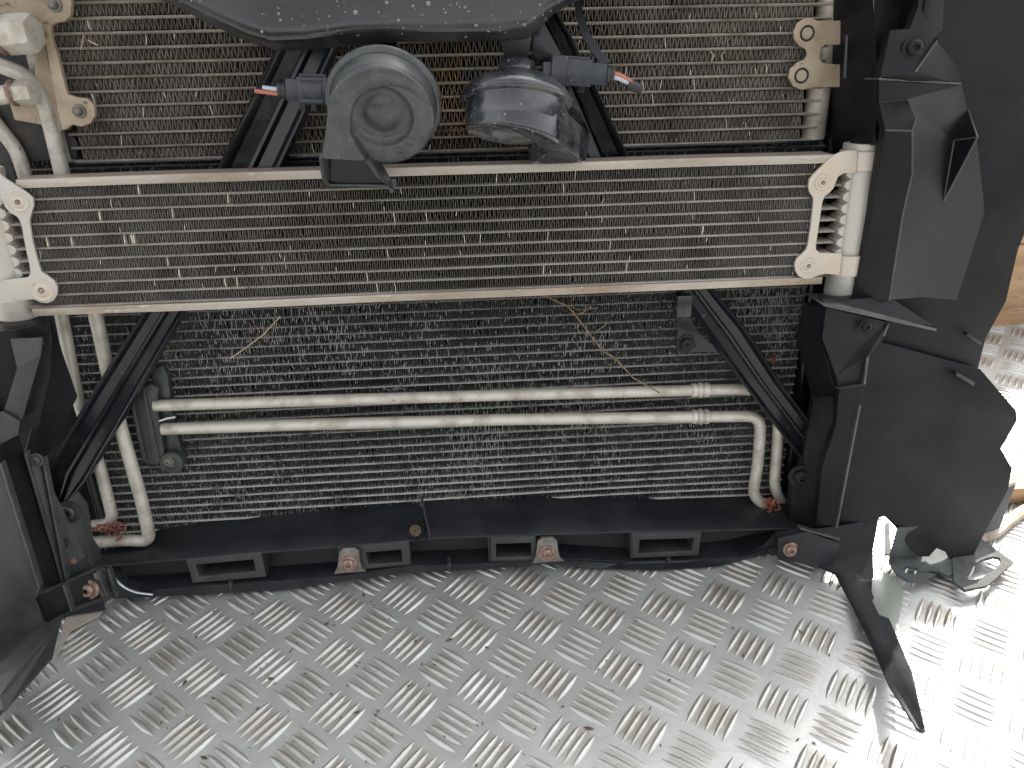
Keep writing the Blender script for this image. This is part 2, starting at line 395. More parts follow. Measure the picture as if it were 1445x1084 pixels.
# ------------------------------------------------------------------ finned cores
def core(root, x0, x1, z_of, rows, y0, depth, pitch, tube_r, mt, mf, bendy=.15, stretch=0., xa=None, xb=None, thick=.0004, hot=None, slant=.5):
    """tubes k = 0..rows-1 at height z_of(k, x); a corrugated fin ribbon between neighbours.
    front face at Y = y0; x0..x1 fins, xa..xb tubes"""
    xa = x0 if xa is None else xa; xb = x1 if xb is None else xb
    for k in range(rows):
        b = MB(); N = 26; secs = []
        for i in range(N+1):
            x = xa+(xb-xa)*i/N; z = z_of(k, x)+noise.noise(V((x*14, k*3.1, .3)))*.00022
            ring = []
            for q in range(8):
                an = 2*math.pi*q/8
                yy = math.sin(an); 
                ring.append(V((x, y0+depth/2-depth/2*math.copysign(abs(yy)**.45, yy)*1.0-.0006*yy, z+tube_r*math.cos(an))))
            secs.append(ring)
        b.strip(secs, closed=True)
        b.add(secs[0], [tuple(range(8))]); b.add(secs[-1], [tuple(range(8))])
        part(b, 'tube', mt, root, angle=60)
        if k == rows-1: break
        b = MB(); n = int((x1-x0)/pitch); vs = []; fs = []; mi = []
        for i in range(n):
            xl = x0+i*pitch; xr = xl+pitch
            xm = (xl+xr)/2
            nb = noise.noise(V((xm*38, k*1.7, 5.)))*.5+noise.noise(V((xm*9, k*.45, 9.)))*.6
            amp = bendy*max(0, nb+.12)
            if random.random() < .05*bendy*4: amp += random.random()*bendy*2.2
            zt, zb = z_of(k, xm)-tube_r, z_of(k+1, xm)+tube_r
            if i % 2: za, zc = zb, zt
            else: za, zc = zt, zb
            jl = random.gauss(0, pitch*.09)
            ax, cx = xm-pitch*slant*.5, xm+pitch*slant*.5
            # three stations top-mid-bottom, mid bowed by the bend
            bow = random.choice((-1, 1))*amp*pitch*2.2+jl
            tw = (random.random()-.5)*amp*pitch*4
            fy = random.random()*amp*.0022+.0006
            pts = [(ax, za, 0, 0), (xm+bow, (za+zc)/2, tw, fy), (cx, zc, 0, 0)]
            o_ = len(vs); th = thick
            for (x, z, t_, f_) in pts:
                vs += [V((x-th/2, y0+.0012-f_*.5, z)), V((x+th/2, y0+.0012-f_*.5, z)), V((x+th/2+t_, y0+depth*.6, z)), V((x-th/2+t_, y0+depth*.6, z))]
            hm = hot(xm, (za+zc)/2) if hot else 0
            for s in range(2):
                p = o_+s*4
                fs += [(p, p+1, p+5, p+4), (p+1, p+2, p+6, p+5), (p+3, p, p+4, p+7)]; hs = hm if not isinstance(hm, tuple) else hm[s]; mi += [hs, 0, 0] if isinstance(hm, tuple) else [hs]*3
        b.v, b.f, b.mi = vs, fs, mi
        part(b, 'fin_strip', mf, root, fixn=False, angle=180)

def lin(p, q, t): return p+(q-p)*t
# --- slim cooler
NS = 0.0
zt_ = P(600, 247, 0).z; zb_ = P(600, 413, 0).z; pit = (zt_-zb_)/10
xl_, xr_ = P(38, 340, 0).x, P(1168, 330, 0).x
slim = thing('slim_cooler', 'narrow finned oil cooler lying straight across the middle with round silver end tanks', 'cooler', P(600, 423, 0)+V((0, .012, 0)))
core(slim, xl_-.004, xr_-.006, lambda k, x: zt_-pit*(k), 11, .0015, .022, .00165, .00105, m_tubs, [m_fins, m_bent], bendy=.16, hot=lambda x, z: random.choice((1, (1, 0), (0, 1), (1, 1), (0, 1))) if random.random() < .018+.10*max(0, noise.noise(V((x*30, z*60, 2.)))-.2) else 0, xa=xl_-.012, xb=xr_+.006, slant=.28)
xL, xR = P(22, 250, 0).x, P(1177, 222, 0).x
b = MB(); zr0 = P(600, 247.5, 0).z; zr1 = P(600, 235, 0).z
for z0_, z1_, nm in ((zr0, zr1, 'top_rail'), (P(600, 424, 0).z, P(600, 413.5, 0).z, 'bottom_rail')):
    b = MB(); N = 30; rows_ = []
    for i in range(N+1):
        x = lin(xL if nm == 'top_rail' else P(47, 440, 0).x, xR if nm == 'top_rail' else P(1158, 405, 0).x, i/N); dz = noise.noise(V((x*9, 1., z0_*9)))*.0005
        rows_.append([V((x, -.001, z0_+dz)), V((x, -.001, z1_+dz)), V((x, .0235, z1_+dz)), V((x, .0235, z0_+dz))])
    b.strip(rows_, closed=True); b.add(rows_[0], [(0, 1, 2, 3)]); b.add(rows_[-1], [(0, 1, 2, 3)])
    part(b, nm, m_rail, slim, bevel=.0007)
b = MB(); b.box(((xl_+xr_)/2, .0245, (zt_+zb_)/2), xr_-xl_, .001, zt_-zb_); part(b, 'back_plate', m_dark, slim)
def tank(cx, ztop, zbot, r, side):
    b = MB(); o = V((cx, .0115, zbot)); h = ztop-zbot
    b.lathe([(0, 0), (r*.9, 0), (r*.97, .0008), (r, .002), (r, h-.006), (r*1.04, h-.0055), (r*1.06, h-.003), (r*1.06, h), (r*.98, h+.0008), (r*.9, h+.0002), (r*.86, h-.0005), (0, h-.0002)], o, (0, 0, 1), 40)
    t = part(b, 'end_tank', m_tank, slim, angle=40)
    b = MB()
    for k in range(1, 10):
        z = zt_-pit*k; xx = cx+side*r*.72
        b.prism([V((xx, .0015, z+pit*.48)), V((xx+side*.0025, .0012, z+pit*.40)), V((xx+side*.0052, .001, z+.0016)), V((xx+side*.0052, .001, z-.0016)), V((xx+side*.0025, .0012, z-pit*.40)), V((xx, .0015, z-pit*.48))], (0, .018, 0))
    part(b, 'header_teeth', m_tank, slim, bevel=.0008)
    return t
RT = .0126
ctr = P(1203, 300, -.0115); ctl = P(-1, 340, -.0115)
tank(ctr.x, P(1212, 203, -.0115).z, P(1172, 417, -.0115).z, RT, -1)
tank(ctl.x, P(-18, 238, -.0115).z, P(29, 448, -.0115).z, RT*1.12, 1)
# rubber cup under the left and right tanks
for c_, zz, r in ((ctr, P(1172, 417, -.0115).z, RT), (ctl, P(29, 448, -.0115).z, RT*1.12)):
    b = MB(); b.lathe([(0, -.006), (r*1.1, -.006), (r*1.15, -.003), (r*1.1, .0005), (r*.9, .001)], (c_.x, .0115, zz-.0005), (0, 0, 1), 32)
    part(b, 'rubber_foot', m_rub, slim)
def bracket(outl, holes, straps, tc, n, m, rt):
    b = MB(); b.prism(PP(outl, n), (0, .0022, 0))
    o = part(b, 'bracket', m, slim, bevel=.0005)
    for hx, hy, hr in holes:
        c = P(hx, hy, n+.0002); s = .00052
        b = MB(); b.lathe([(hr*1.9*s, 0), (hr*1.75*s, .0005), (hr*1.2*s, .0002), (hr*.9*s, .0012), (hr*.55*s, .0014), (hr*.5*s, .0002), (0, .0001)], c, (0, -1, 0), 24)
        part(b, 'rivet', m_brkt, o)
        b = MB(); b.lathe([(hr*.42*s, 0), (hr*.3*s, .0006), (0, .0007)], c+V((0, -.0004, 0)), (0, -1, 0), 12); part(b, 'rivet_pin', m_rust, o)
    for z0_, z1_ in straps:
        b = MB(); b.lathe([(rt+.0004, 0), (rt+.0022, .0004), (rt+.0024, z1_-z0_-.0004), (rt+.0004, z1_-z0_)], (tc.x, .0115, z0_), (0, 0, 1), 40)
        part(b, 'strap', m, o, angle=40)
z6 = lambda l: [(1080+x/3.87, 180+y/3.87) for x, y in l]
bracket(z6([(505, 126), (495, 250), (430, 250), (400, 268), (385, 300), (375, 330), (350, 358), (325, 375), (312, 410), (300, 490), (290, 560), (277, 640), (279, 670), (300, 685), (420, 688), (405, 806), (330, 800), (300, 806), (275, 815), (245, 828), (215, 828), (182, 812), (165, 785), (160, 745), (172, 715), (200, 690), (222, 668), (232, 640), (245, 560), (262, 420), (262, 385), (240, 350), (235, 320), (240, 285), (262, 255), (340, 180), (375, 150), (420, 130), (460, 125)]),
        [(1080+312/3.87, 180+300/3.87, 6), (1080+233/3.87, 180+755/3.87, 6)],
        [(P(1205, 242, 0).z, P(1215, 214, 0).z), (P(1190, 390, 0).z, P(1190, 361, 0).z)], ctr, .0022, m_brkt, RT)
z4 = lambda l: [(x/3.6125, 220+y/3.6125) for x, y in l]
bracket(z4([(-60, 60), (-10, 85), (30, 118), (140, 190), (168, 215), (172, 250), (160, 290), (150, 330), (165, 430), (190, 530), (210, 590), (240, 610), (275, 635), (292, 670), (290, 710), (270, 740), (240, 752), (205, 748), (170, 732), (90, 738), (-40, 748), (-40, 645), (60, 628), (140, 620), (155, 600), (150, 560), (130, 470), (112, 370), (100, 330), (85, 310), (50, 290), (25, 262), (10, 225), (-40, 190)]),
        [(94/3.6125, 220+235/3.6125, 7), (214/3.6125, 220+685/3.6125, 8.5)],
        [(P(0, 427, 0).z, P(0, 396, 0).z)], ctl, .0036, m_tank, RT*1.12)
# --- upper core
NU = -.045
def zU(k, x): return ZU0-PU*k
zt9 = P(480, 199, NU).z; zt0 = P(480, 18.5, NU).z; PU = (zt0-zt9)/9
ZU0 = zt0+PU*6; 
xu0, xu1 = P(92, 120, NU).x, P(1140, 120, NU).x
upper = thing('upper_radiator', 'large upper radiator with brown dusty fins behind the two horns', 'radiator', P(600, 216, NU)+V((0, .015, 0)))
hx0, hx1 = P(612, 140, NU).x, P(668, 140, NU).x  # span of fins that carry the painted sun glow
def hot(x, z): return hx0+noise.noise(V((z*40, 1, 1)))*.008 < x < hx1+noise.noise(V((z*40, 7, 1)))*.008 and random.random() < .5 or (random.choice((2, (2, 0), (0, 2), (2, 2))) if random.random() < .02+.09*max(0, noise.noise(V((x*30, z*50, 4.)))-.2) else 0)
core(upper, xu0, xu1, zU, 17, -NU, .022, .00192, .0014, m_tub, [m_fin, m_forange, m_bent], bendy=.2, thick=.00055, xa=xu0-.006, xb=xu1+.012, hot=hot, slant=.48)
b = MB(); b.box(((xu0+xu1)/2, -NU+.0225, (zU(0, 0)+zU(16, 0))/2), xu1-xu0+.02, .002, zU(0, 0)-zU(16, 0)+.01); part(b, 'back_plate', m_dark, upper)
zbu = P(480, 214, NU).z
b = MB(); b.box(((xu0+xu1)/2, -NU+.009, zU(16, 0)-PU*.0-.001), xu1-xu0+.03, .02, .0022); part(b, 'bottom_rail', m_gloss, upper, bevel=.0004)
ct = P(1158, 100, NU-.01)
b = MB(); h = zU(0, 0)-zU(16, 0); b.lathe([(0, 0), (.0085, 0), (.009, .001), (.009, h), (0, h)], (ct.x, -NU+.01, zU(16, 0)), (0, 0, 1), 28)
part(b, 'end_tank', m_tub, upper)
ct2 = P(88, 190, NU-.01)
b = MB(); b.lathe([(0, 0), (.0085, 0), (.009, .001), (.009, h), (0, h)], (ct2.x-.002, -NU+.01, zU(16, 0)), (0, 0, 1), 28)
part(b, 'end_tank', m_tub, upper)
# beige two-lobed bracket on the right tank
z3 = lambda l: [(860+x/2.47, y/2.47) for x, y in l]
b = MB(); b.prism(PP(z3([(835, 72), (820, 155), (750, 157), (736, 172), (734, 205), (745, 222), (815, 225), (808, 304), (720, 304), (700, 308), (670, 314), (640, 300), (624, 270), (630, 240), (655, 218), (680, 208), (690, 190), (684, 172), (662, 160), (645, 138), (642, 110), (655, 80), (680, 64), (705, 62), (725, 72)]), NU+.008), (0, .0025, 0))
br = part(b, 'bracket', m_brktb, upper, bevel=.0006)
for hx, hy in ((690, 116), (670, 264)):
    c = P(860+hx/2.47, hy/2.47, NU+.0083); b = MB()
    b.lathe([(.0055, 0), (.0052, .0006), (.0042, .0003), (.0038, -.0012), (0, -.0015)], c, (0, -1, 0), 20, k=0); part(b, 'hole', m_dark, br)
# stained cast mounting plate with two lobes at the upper left
z1 = lambda l: [(x/3.01, y/3.01) for x, y in l]
b = MB(); b.prism(PP(z1([(60, -120), (290, -120), (305, 20), (300, 65), (275, 92), (240, 97), (215, 112), (222, 170), (245, 235), (262, 310), (285, 400), (320, 412), (370, 418), (400, 450), (404, 490), (385, 525), (345, 540), (305, 530), (285, 548), (262, 555), (245, 480), (235, 420), (215, 320), (195, 200), (180, 120), (130, 80), (70, 60)]), NU+.014), (0, .005, 0))
pl = part(b, 'mounting_plate', m_brktb, upper, bevel=.0012)
for hx, hy in ((232, 20), (337, 473)):
    c = P(hx/3.01, hy/3.01, NU+.0145); b = MB()
    b.lathe([(.0048, 0), (.0046, .001), (.003, .0012), (.0028, .004), (.0018, .0052), (0, .0054)], c, (0, -1, 0), 16); part(b, 'stud', m_lugs, pl)
b = MB(); b.prism(PP(z1([(-60, -120), (75, -120), (90, 55), (165, 100), (215, 300), (240, 420), (262, 560), (200, 545), (170, 530), (60, 510), (40, 440), (140, 420), (150, 240), (120, 130), (70, 75), (-60, 60)]), NU+.006), (0, .006, 0))
part(b, 'cast_base', m_brktb, upper, bevel=.001)
b = MB(); b.prism(PP(z1([(-60, 380), (140, 420), (210, 540), (300, 560), (330, 610), (325, 676), (-60, 700)]), NU-.004), (0, .004, 0)); part(b, 'side_plate', m_rub, upper, bevel=.0008)
# --- lower core
NL = -.062
xl0, xl1 = P(112, 560, NL).x, P(1122, 540, NL).x
ya, yb = P(670, 437.5, NL).z, P(670, 540.5, NL).z; PL = (ya-yb)/8
kt = 17
ZL0 = ya+PL*kt
xc, sx = P(860, 700, NL).x, .14
NRL = kt+28
def zL(k, x):
    z = ZL0-PL*k
    q = max(0.0, (k-(NRL-10))/9.)
    return z+q*q*(.0095*math.exp(-((x-xc)/sx)**2)+.0018)
def chip(x, z):
    d = .12+.62*noise.noise(V((x*11, z*9, 6.)))+.35*noise.noise(V((x*40, z*30, 8.)))
    d = max(.02, d)
    return (int(random.random() < d*.8), int(random.random() < d*.8))
lower = thing('lower_radiator', 'black finned radiator with chipped grey tubes under the slim cooler', 'radiator', P(640, 740, NL)+V((0, .01, 0)))
core(lower, xl0, xl1, zL, NRL, -NL, .018, .00165, .00068, m_tubl, [m_finl, m_chip], bendy=.3, hot=chip, slant=.3, thick=.0005)
b = MB(); b.box(((xl0+xl1)/2, -NL+.0195, (zL(0, 0)+zL(NRL-1, 0))/2), xl1-xl0+.06, .002, zL(0, 0)-zL(NRL-1, 0)+.03); part(b, 'back_plate', m_dark, lower)
b = MB(); b.box(((xl0+xl1)/2, -NL+.008, zL(0, 0)+.003), xl1-xl0+.03, .02, .004); part(b, 'top_rail', m_gloss, lower, bevel=.0005)
for xx in (xl0-.008, xl1+.011):
    b = MB(); hh = zL(0, 0)-zL(NRL-1, 0)+.02
    b.lathe([(0, 0), (.009, 0), (.010, .001), (.010, hh), (0, hh)], (xx, -NL+.012, zL(NRL-1, 0)-.01), (0, 0, 1), 24); part(b, 'end_tank', m_gloss, lower)
# shroud behind everything, stretched up and left out of view to shade the floor
rad = MB(); zz0, zz1 = zL(NRL-1, 0)-.04, zU(0, 0)+.02
rear = thing('fan_shroud', 'matt black fan shroud panel closing the back of the radiators, enlarged to shade the floor', 'shroud', V((0, .095, zz0)))
zz1 += .34
rad.box(((P(1215, 300, -.09).x+P(-260, 300, -.09).x)/2, .1, (zz0+zz1)/2), P(1215, 300, -.09).x-P(-260, 300, -.09).x, .008, zz1-zz0); part(rad, 'shroud_panel', m_dark, rear)

# ------------------------------------------------------------------ diagonal braces
def brace(left, right, n, label, mirror=False):
    "left, right: matching pixel stations of the two edges; a pressed channel with rolled flanges and a raised bead"
    prof = [(0, -.009), (.0, .004), (.05, .0058), (.12, .0045), (.18, -.002), (.42, -.003), (.47, .0008), (.53, .0012), (.60, -.003), (.82, -.002), (.90, .004), (.96, .005), (1, .0035), (1, -.009)]
    base = P(*left[-1], n)
    t = thing('diagonal_brace', label, 'brace', base, 'diagonal braces')
    # resample stations
    L = [P(x, y, n) for x, y in left]; Rr = [P(x, y, n) for x, y in right]
    rows_ = []
    for a, c in zip(L, Rr):
        rows_.append([a+(c-a)*u+V((0, -h, 0)) for u, h in prof])
    b = MB(); b.strip(rows_); part(b, 'channel', m_gloss, t, thick=.0012, angle=50)
    return t
lb = brace([(420, 0), (385, 78), (309, 236), (205, 437), (130, 556), (66, 660), (76, 716)], [(512, 0), (478, 66), (399, 234), (263, 437), (205, 538), (125, 676), (84, 722)], -.030, 'black steel diagonal brace running down to the lower left corner over two bent pipes')
rb = brace([(735, 0), (757, 50), (818, 215), (957, 412), (1009, 489), (1051, 545), (1142, 664)], [(775, 0), (805, 50), (888, 224), (1010, 414), (1051, 461), (1100, 538), (1156, 612)], -.030, 'black steel diagonal brace with a bolted square tab, running down to the lower right')
z7 = lambda l: [(900+x/2.651, 380+y/2.651) for x, y in l]
b = MB(); b.prism(PP(z7([(140, 140), (170, 135), (215, 220), (300, 310), (145, 312), (148, 225)]), -.026), (0, .0025, 0)); tb = part(b, 'tab', m_gloss, rb, bevel=.0006)
b = MB(); b.lathe([(.0085, -.001), (.0085, .0004), (.0055, .0006), (.005, .0035), (.0022, .004), (0, .0025)], P(968, 485, -.0255), (0, -1, 0), 6); part(b, 'bolt', m_blackd, tb)
b = MB(); b.box(P(963, 430, -.03), .012, .012, .018); part(b, 'spacer', m_beam, rb, bevel=.001)

# ------------------------------------------------------------------ bonnet latch cross member
beam = thing('latch_crossmember', 'black pressed cross member across the top edge, speckled with pale drops', 'crossmember', P(560, 60, .03))
top = [(60, -160), (170, -40), (242, -14), (292, 12), (349, 38), (382, 48), (430, 46), (500, 37), (560, 35), (621, 36), (700, 35), (740, 31), (752, 22), (775, 2), (800, -12), (850, -30), (900, -60)]
bot = [(70, -130), (180, -20), (242, 2), (292, 28), (349, 55), (388, 67), (430, 66), (500, 60), (560, 55), (621, 55), (700, 54), (742, 50), (757, 40), (782, 14), (806, 0), (858, -20), (910, -50)]
rows_ = []
for (tx, ty), (bx, by) in zip(top, bot):
    p = P(tx, ty, .055); q = P(bx, by, .045)
    sl = V((0, .010, .032))
    rows_.append([p+sl*5, p+sl*2, p+V((0, .003, .014)), p+V((0, .0006, .0035)), p, p+V((0, .0012, -.0025)), lin(p, q, .75)+V((0, .001, 0)), q, q+V((0, .0025, -.0006)), q+V((0, .02, .0005))])
b = MB(); b.strip(rows_); part(b, 'pressed_face', m_beam, beam, thick=.0012, angle=40)
b = MB(); b.prism(PP([(528, -60), (545, 58), (700, 56), (748, 46), (760, -60)], .02), (0, .003, 0)); part(b, 'rear_web', m_gloss, beam, bevel=.0008)
# gusset plates to the right
b = MB(); b.prism(PP([(757, 20), (768, 32), (800, 92), (800, 110), (770, 86), (752, 84), (750, 40)], .018), (0, .002, 0)); part(b, 'gusset', m_gloss, beam, bevel=.0005)
# horn hanger tabs
b = MB(); b.strip([[P(515, 40, .03), P(562, 40, .03)], [P(513, 62, .03), P(560, 60, .03)], [P(516, 76, .034), P(558, 76, .034)], [P(520, 96, .03), P(556, 96, .03)]]); part(b, 'hanger_tab', m_gloss, beam, thick=.0025, bevel=.0004)
b = MB(); b.strip([[P(692, 40, .034), P(756, 34, .034)], [P(706, 58, .036), P(750, 52, .036)], [P(712, 74, .034), P(747, 72, .034)], [P(708, 96, .028), P(746, 94, .028)]]); part(b, 'hanger_tab', m_beam, beam, thick=.0025, bevel=.0004)

# ------------------------------------------------------------------ horns
def horn(label, c, ax, down, r, mir, m_horn, sc_len=1.0, h1=.64):
    """disc horn with a snail trumpet. c: centre of the rim, ax: axis out of the face, down: direction of the mouth in the face plane"""
    ax = ax.normalized(); dn = (down-ax*down.dot(ax)).normalized(); rt = -(dn.cross(ax))*mir     # rt: from the trumpet side to the bowl side
    t = thing('horn', label, 'horn', c, 'disc horns')
    def Q(x, y, h): return c+rt*(x*r)-dn*(y*r)+ax*(h*r)
    # can with rolled rim; back dome
    b = MB(); b.lathe([(0, -.70*r), (.31*r, -.70*r), (.34*r, -.66*r), (.35*r, -.50*r), (.43*r, -.45*r), (.72*r, -.34*r), (.92*r, -.17*r), (.97*r, -.10*r), (1.0*r, -.05*r), (1.02*r, .0), (1.0*r, .05*r), (.955*r, .075*r), (.93*r, .09*r)], c, ax, 64)
    part(b, 'rim_can', m_horn, t, angle=50)
    b = MB(); b.lathe([(.93*r, .06*r), (.915*r, .13*r), (.90*r, .45*r), (.875*r, .485*r), (.82*r, .50*r), (.55*r, .50*r), (.52*r, .44*r), (.47*r, .38*r), (.38*r, .355*r), (.30*r, .38*r), (.24*r, .425*r), (.13*r, .45*r), (0, .455*r)], c, ax, 64)
    part(b, 'front_cover', m_horn, t, angle=50)
    # volute: arc wall from the bowl side over the top, then straight down to the mouth
    h0 = .46
    out, inn = [], []
    for i in range(29):
        a_ = math.radians(-8+i*6.6)      # from right over top to left
        g = i/28; ro = .90
        out.append((ro*math.cos(a_), ro*math.sin(a_), g))
        ri = .86-.33*min(1, g*1.7)
        inn.append((.04*g+ri*math.cos(a_), ri*math.sin(a_)-.02, g))
    # straight run
    for (xo, yo), (xi, yi), g in (((-.95, -.30), (-.53, -.28), 1), ((-1.0, -.52), (-.42, -.50), 1.05), ((-1.06, -.78), (-.27, -.76), 1.1)):
        out.append((xo, yo*sc_len, g)); inn.append((xi, yi*sc_len, g))
    def hh(g): return h0+(h1-h0)*min(1.15, max(.08, g*1.25))
    rows_ = []
    for (xo, yo, g), (xi, yi, _) in zip(out, inn):
        z1_ = hh(g)
        rows_.append([Q(xo, yo, h0-.3), Q(xo, yo, z1_-.07), Q(lin(xo, xi, .04), lin(yo, yi, .04), z1_-.02), Q(lin(xo, xi, .13), lin(yo, yi, .13), z1_), Q(lin(xo, xi, .87), lin(yo, yi, .87), z1_), Q(lin(xo, xi, .96), lin(yo, yi, .96), z1_-.02), Q(xi, yi, z1_-.07), Q(xi, yi, h0-.02)])
    # side walls go on past the front plate, so the mouth is cut on the slant
    b = MB(); b.strip(rows_)
    o1, o2, i1, i2 = (-1.06, -.78*sc_len), (-1.10, -1.72*sc_len), (-.27, -.76*sc_len), (.12, -1.64*sc_len)
    zt2 = hh(1.1); zb2 = -.04
    part(b, 'volute', m_horn, t, thick=.0010, angle=50)
    b = MB()
    # mouth box: left wall, right wall, back wall, bottom lip
    lw = [Q(*o1, h0-.3), Q(*o1, zt2-.03), Q(lin(o1[0], o2[0], .5), lin(o1[1], o2[1], .5), zt2-.2), Q(*o2, .03), Q(*o2, zb2)]
    b.add(lw, [(0, 1, 2, 3, 4)]); part(b, 'mouth_wall', m_horn, t, thick=.0016); b = MB()
    rw = [Q(*i1, h0-.3), Q(*i1, zt2-.03), Q(lin(i1[0], i2[0], .5), lin(i1[1], i2[1], .5), zt2-.2), Q(*i2, .03), Q(*i2, zb2)]
    b.add(rw, [(0, 1, 2, 3, 4)])
    part(b, 'mouth_wall', m_horn, t, thick=.0016)
    b = MB(); b.add([Q(-.95, -.45, -.02), Q(-.35, -.45, -.02), Q(*i1, -.02), Q(*i2, zb2), Q(*o2, zb2), Q(*o1, -.02)], [(0, 1, 2, 3, 4, 5)])
    part(b, 'throat', m_throat, t, thick=.0016)
    b = MB(); b.tube(bend([Q(o1[0], o1[1], zt2-.03), Q(lin(o1[0], o2[0], .5), lin(o1[1], o2[1], .5), zt2-.2), Q(o2[0]+.01, o2[1], -.01), Q(lin(o2[0], i2[0], .5), lin(o2[1], i2[1], .5)-.01, -.03), Q(i2[0], i2[1], -.01), Q(lin(i1[0], i2[0], .5), lin(i1[1], i2[1], .5), zt2-.2), Q(i1[0], i1[1], zt2-.03)], .004), .0011, 8); part(b, 'mouth_lip', m_horn, t)
    b = MB(); b.tube([Q(*i2, .16), Q(i2[0]+.03, i2[1]-.02, -.06)], .0016, 8); b.box(Q(i2[0]+.03, i2[1]+.06, 0), .003, .004, .006); part(b, 'mould_lug', m_horn, t)
    # raised moulded marks near the bowl: a small ring with a number-like tick and a boxed mark
    b = MB()
    b.lathe([(.085*r, 0), (.085*r, .012*r), (.07*r, .012*r), (.07*r, 0)], Q(.50, -.42, .50), ax, 20)
    for x, y in ((.50, -.42),):
        b.box(Q(x, y, .385), .0012, .0012, .003)
    bx = [(.22, -.66), (.36, -.66), (.36, -.55), (.22, -.55)]; bi = [(.235, -.645), (.345, -.645), (.345, -.565), (.235, -.565)]
    b.frame([Q(x, y, .513) for x, y in bx], [Q(x, y, .513) for x, y in bi], -ax*.02*r)
    for x in (-.16, -.02, .1): b.box(Q(x, .66, .505), .0030, .0010, .0008)
    part(b, 'moulded_marks', m_horn, t)
    return t, Q
# left horn
cL = P(542, 146, .048)
axL = axis_img(545, 160, .048, -.18, 1, 27)
rL = (P(623, 150, .048)-P(461, 150, .048)).length/2
hornL, QL = horn('black disc horn facing forward with its open trumpet mouth pointing down, left of the two', cL, axL, P(543, 260, .05)-P(545, 150, .05), rL, 1, m_horn)
# right horn, tipped so that its face looks down
cR = P(728, 145, .040)
axR = axis_img(728, 145, .04, -.03, 1, 70)
rR = (P(806, 145, .04)-P(650, 145, .04)).length/2
hornR, QR = horn('wet black disc horn tipped face down behind the slim cooler rail, right of the two', cR, axR, P(732, 200, .03)-P(727, 100, .03), rR, -1, m_hornw, 1.12, .82)

def plug(root, a, c, wdir, up, sign, n_):
    "connector: body from a to c (pack frame points), wires leave at c"
    d = (c-a); L = d.length; d.normalize(); u = (up-d*up.dot(d)).normalized(); w = d.cross(u)
    R = Matrix((d, w, u)).transposed()
    def B(b, x0, x1, y0, y1, z0, z1):
        p = [a+d*x0*L+w*y0+u*z for z in (0,)] if False else None
        cc = a+d*(x0+x1)/2*L+w*(y0+y1)/2+u*(z0+z1)/2
        b.box(cc, (x1-x0)*L, abs(y1-y0), abs(z1-z0), R)
    b = MB(); B(b, 0, .62, -.009, .009, -.008, .008); B(b, .55, .86, -.007, .007, -.0065, .0065); body = part(b, 'connector', m_plug, root, bevel=.0009)
    b = MB(); B(b, .12, .5, -.0105, -.0085, -.004, .004); B(b, .05, .6, -.003, .003, .0075, .0095); B(b, .1, .56, -.0098, -.0088, .005, .0075); B(b, .1, .56, -.0098, -.0088, -.0075, -.005); part(b, 'latch', m_plug, body, bevel=.0004)
    b = MB(); B(b, .25, .36, -.0095, -.004, -.012, -.0075); B(b, .47, .58, -.0095, -.004, -.012, -.0075); part(b, 'clip_tab', m_dark, body, bevel=.0004)
    b = MB(); b.lathe([(0, 0), (.0058, 0), (.0062, .001), (.0055, .0025), (.0058, .004), (.005, .0055), (0, .006)], a+d*L*.86, d, 20); part(b, 'seal', m_wblk, body)
    return body
# left connector
a_, c_ = P(466, 128, .036), P(396, 126, .036)
bd = plug(hornL, a_, c_, None, V((0, 0, 1)), 1, 0)
for dz, m_, e_ in ((.0012, m_wwh, (-.011, 0, .001)), (-.0014, m_wor, (-.016, -.001, .0018))):
    b = MB(); s0 = P(404, 128, .037)+V((0, 0, dz)); b.tube(bend([s0, s0+V((-.006, -.001, -.0002)), s0+V(e_)+V((-.003, 0, 0))], .004), .0013, 8); part(b, 'wire', m_, bd)
# right connector
a_, c_ = P(776, 100, .030), P(866, 106, .030)
bd = plug(hornR, a_, c_, None, V((0, 0, 1)), 1, 0)
b = MB(); b.box(P(787, 102, .038), .010, .012, .020, Matrix.Rotation(.1, 3, 'Y')); b.box(P(775, 104, .036), .009, .01, .014); part(b, 'socket', m_plug, hornR, bevel=.0012)
for dz, m_ in ((.0014, m_wor), (-.0009, m_wwh)):
    b = MB(); s0 = P(860, 106, .031)+V((0, 0, dz)); b.tube(bend([s0, P(872, 108, .031)+V((0, 0, dz)), P(888, 116, .032)+V((0, 0, dz*.8)), P(898, 124, .032)+V((0, 0, dz*.4))], .008), .0014, 8); part(b, 'wire', m_, bd)
b = MB(); b.tube([P(886, 119, .032), P(893, 122, .032), P(905, 126, .031)], [.0025, .0032, .0028], 10); part(b, 'tape', m_wblk, bd)
# cable tie strap coming down to the right connector
b = MB(); b.strip([[P(808, -40, .02), P(818, -40, .02)], [P(812, 20, .022), P(822, 18, .022)], [P(820, 50, .026), P(831, 46, .026)], [P(834, 74, .03), P(845, 70, .03)], [P(848, 92, .031), P(862, 88, .031)]])
single(b, 'cable_strap', m_gloss, 'thin black strap hanging from above down to the right horn connector', 'strap', P(855, 92, .03), thick=.002)

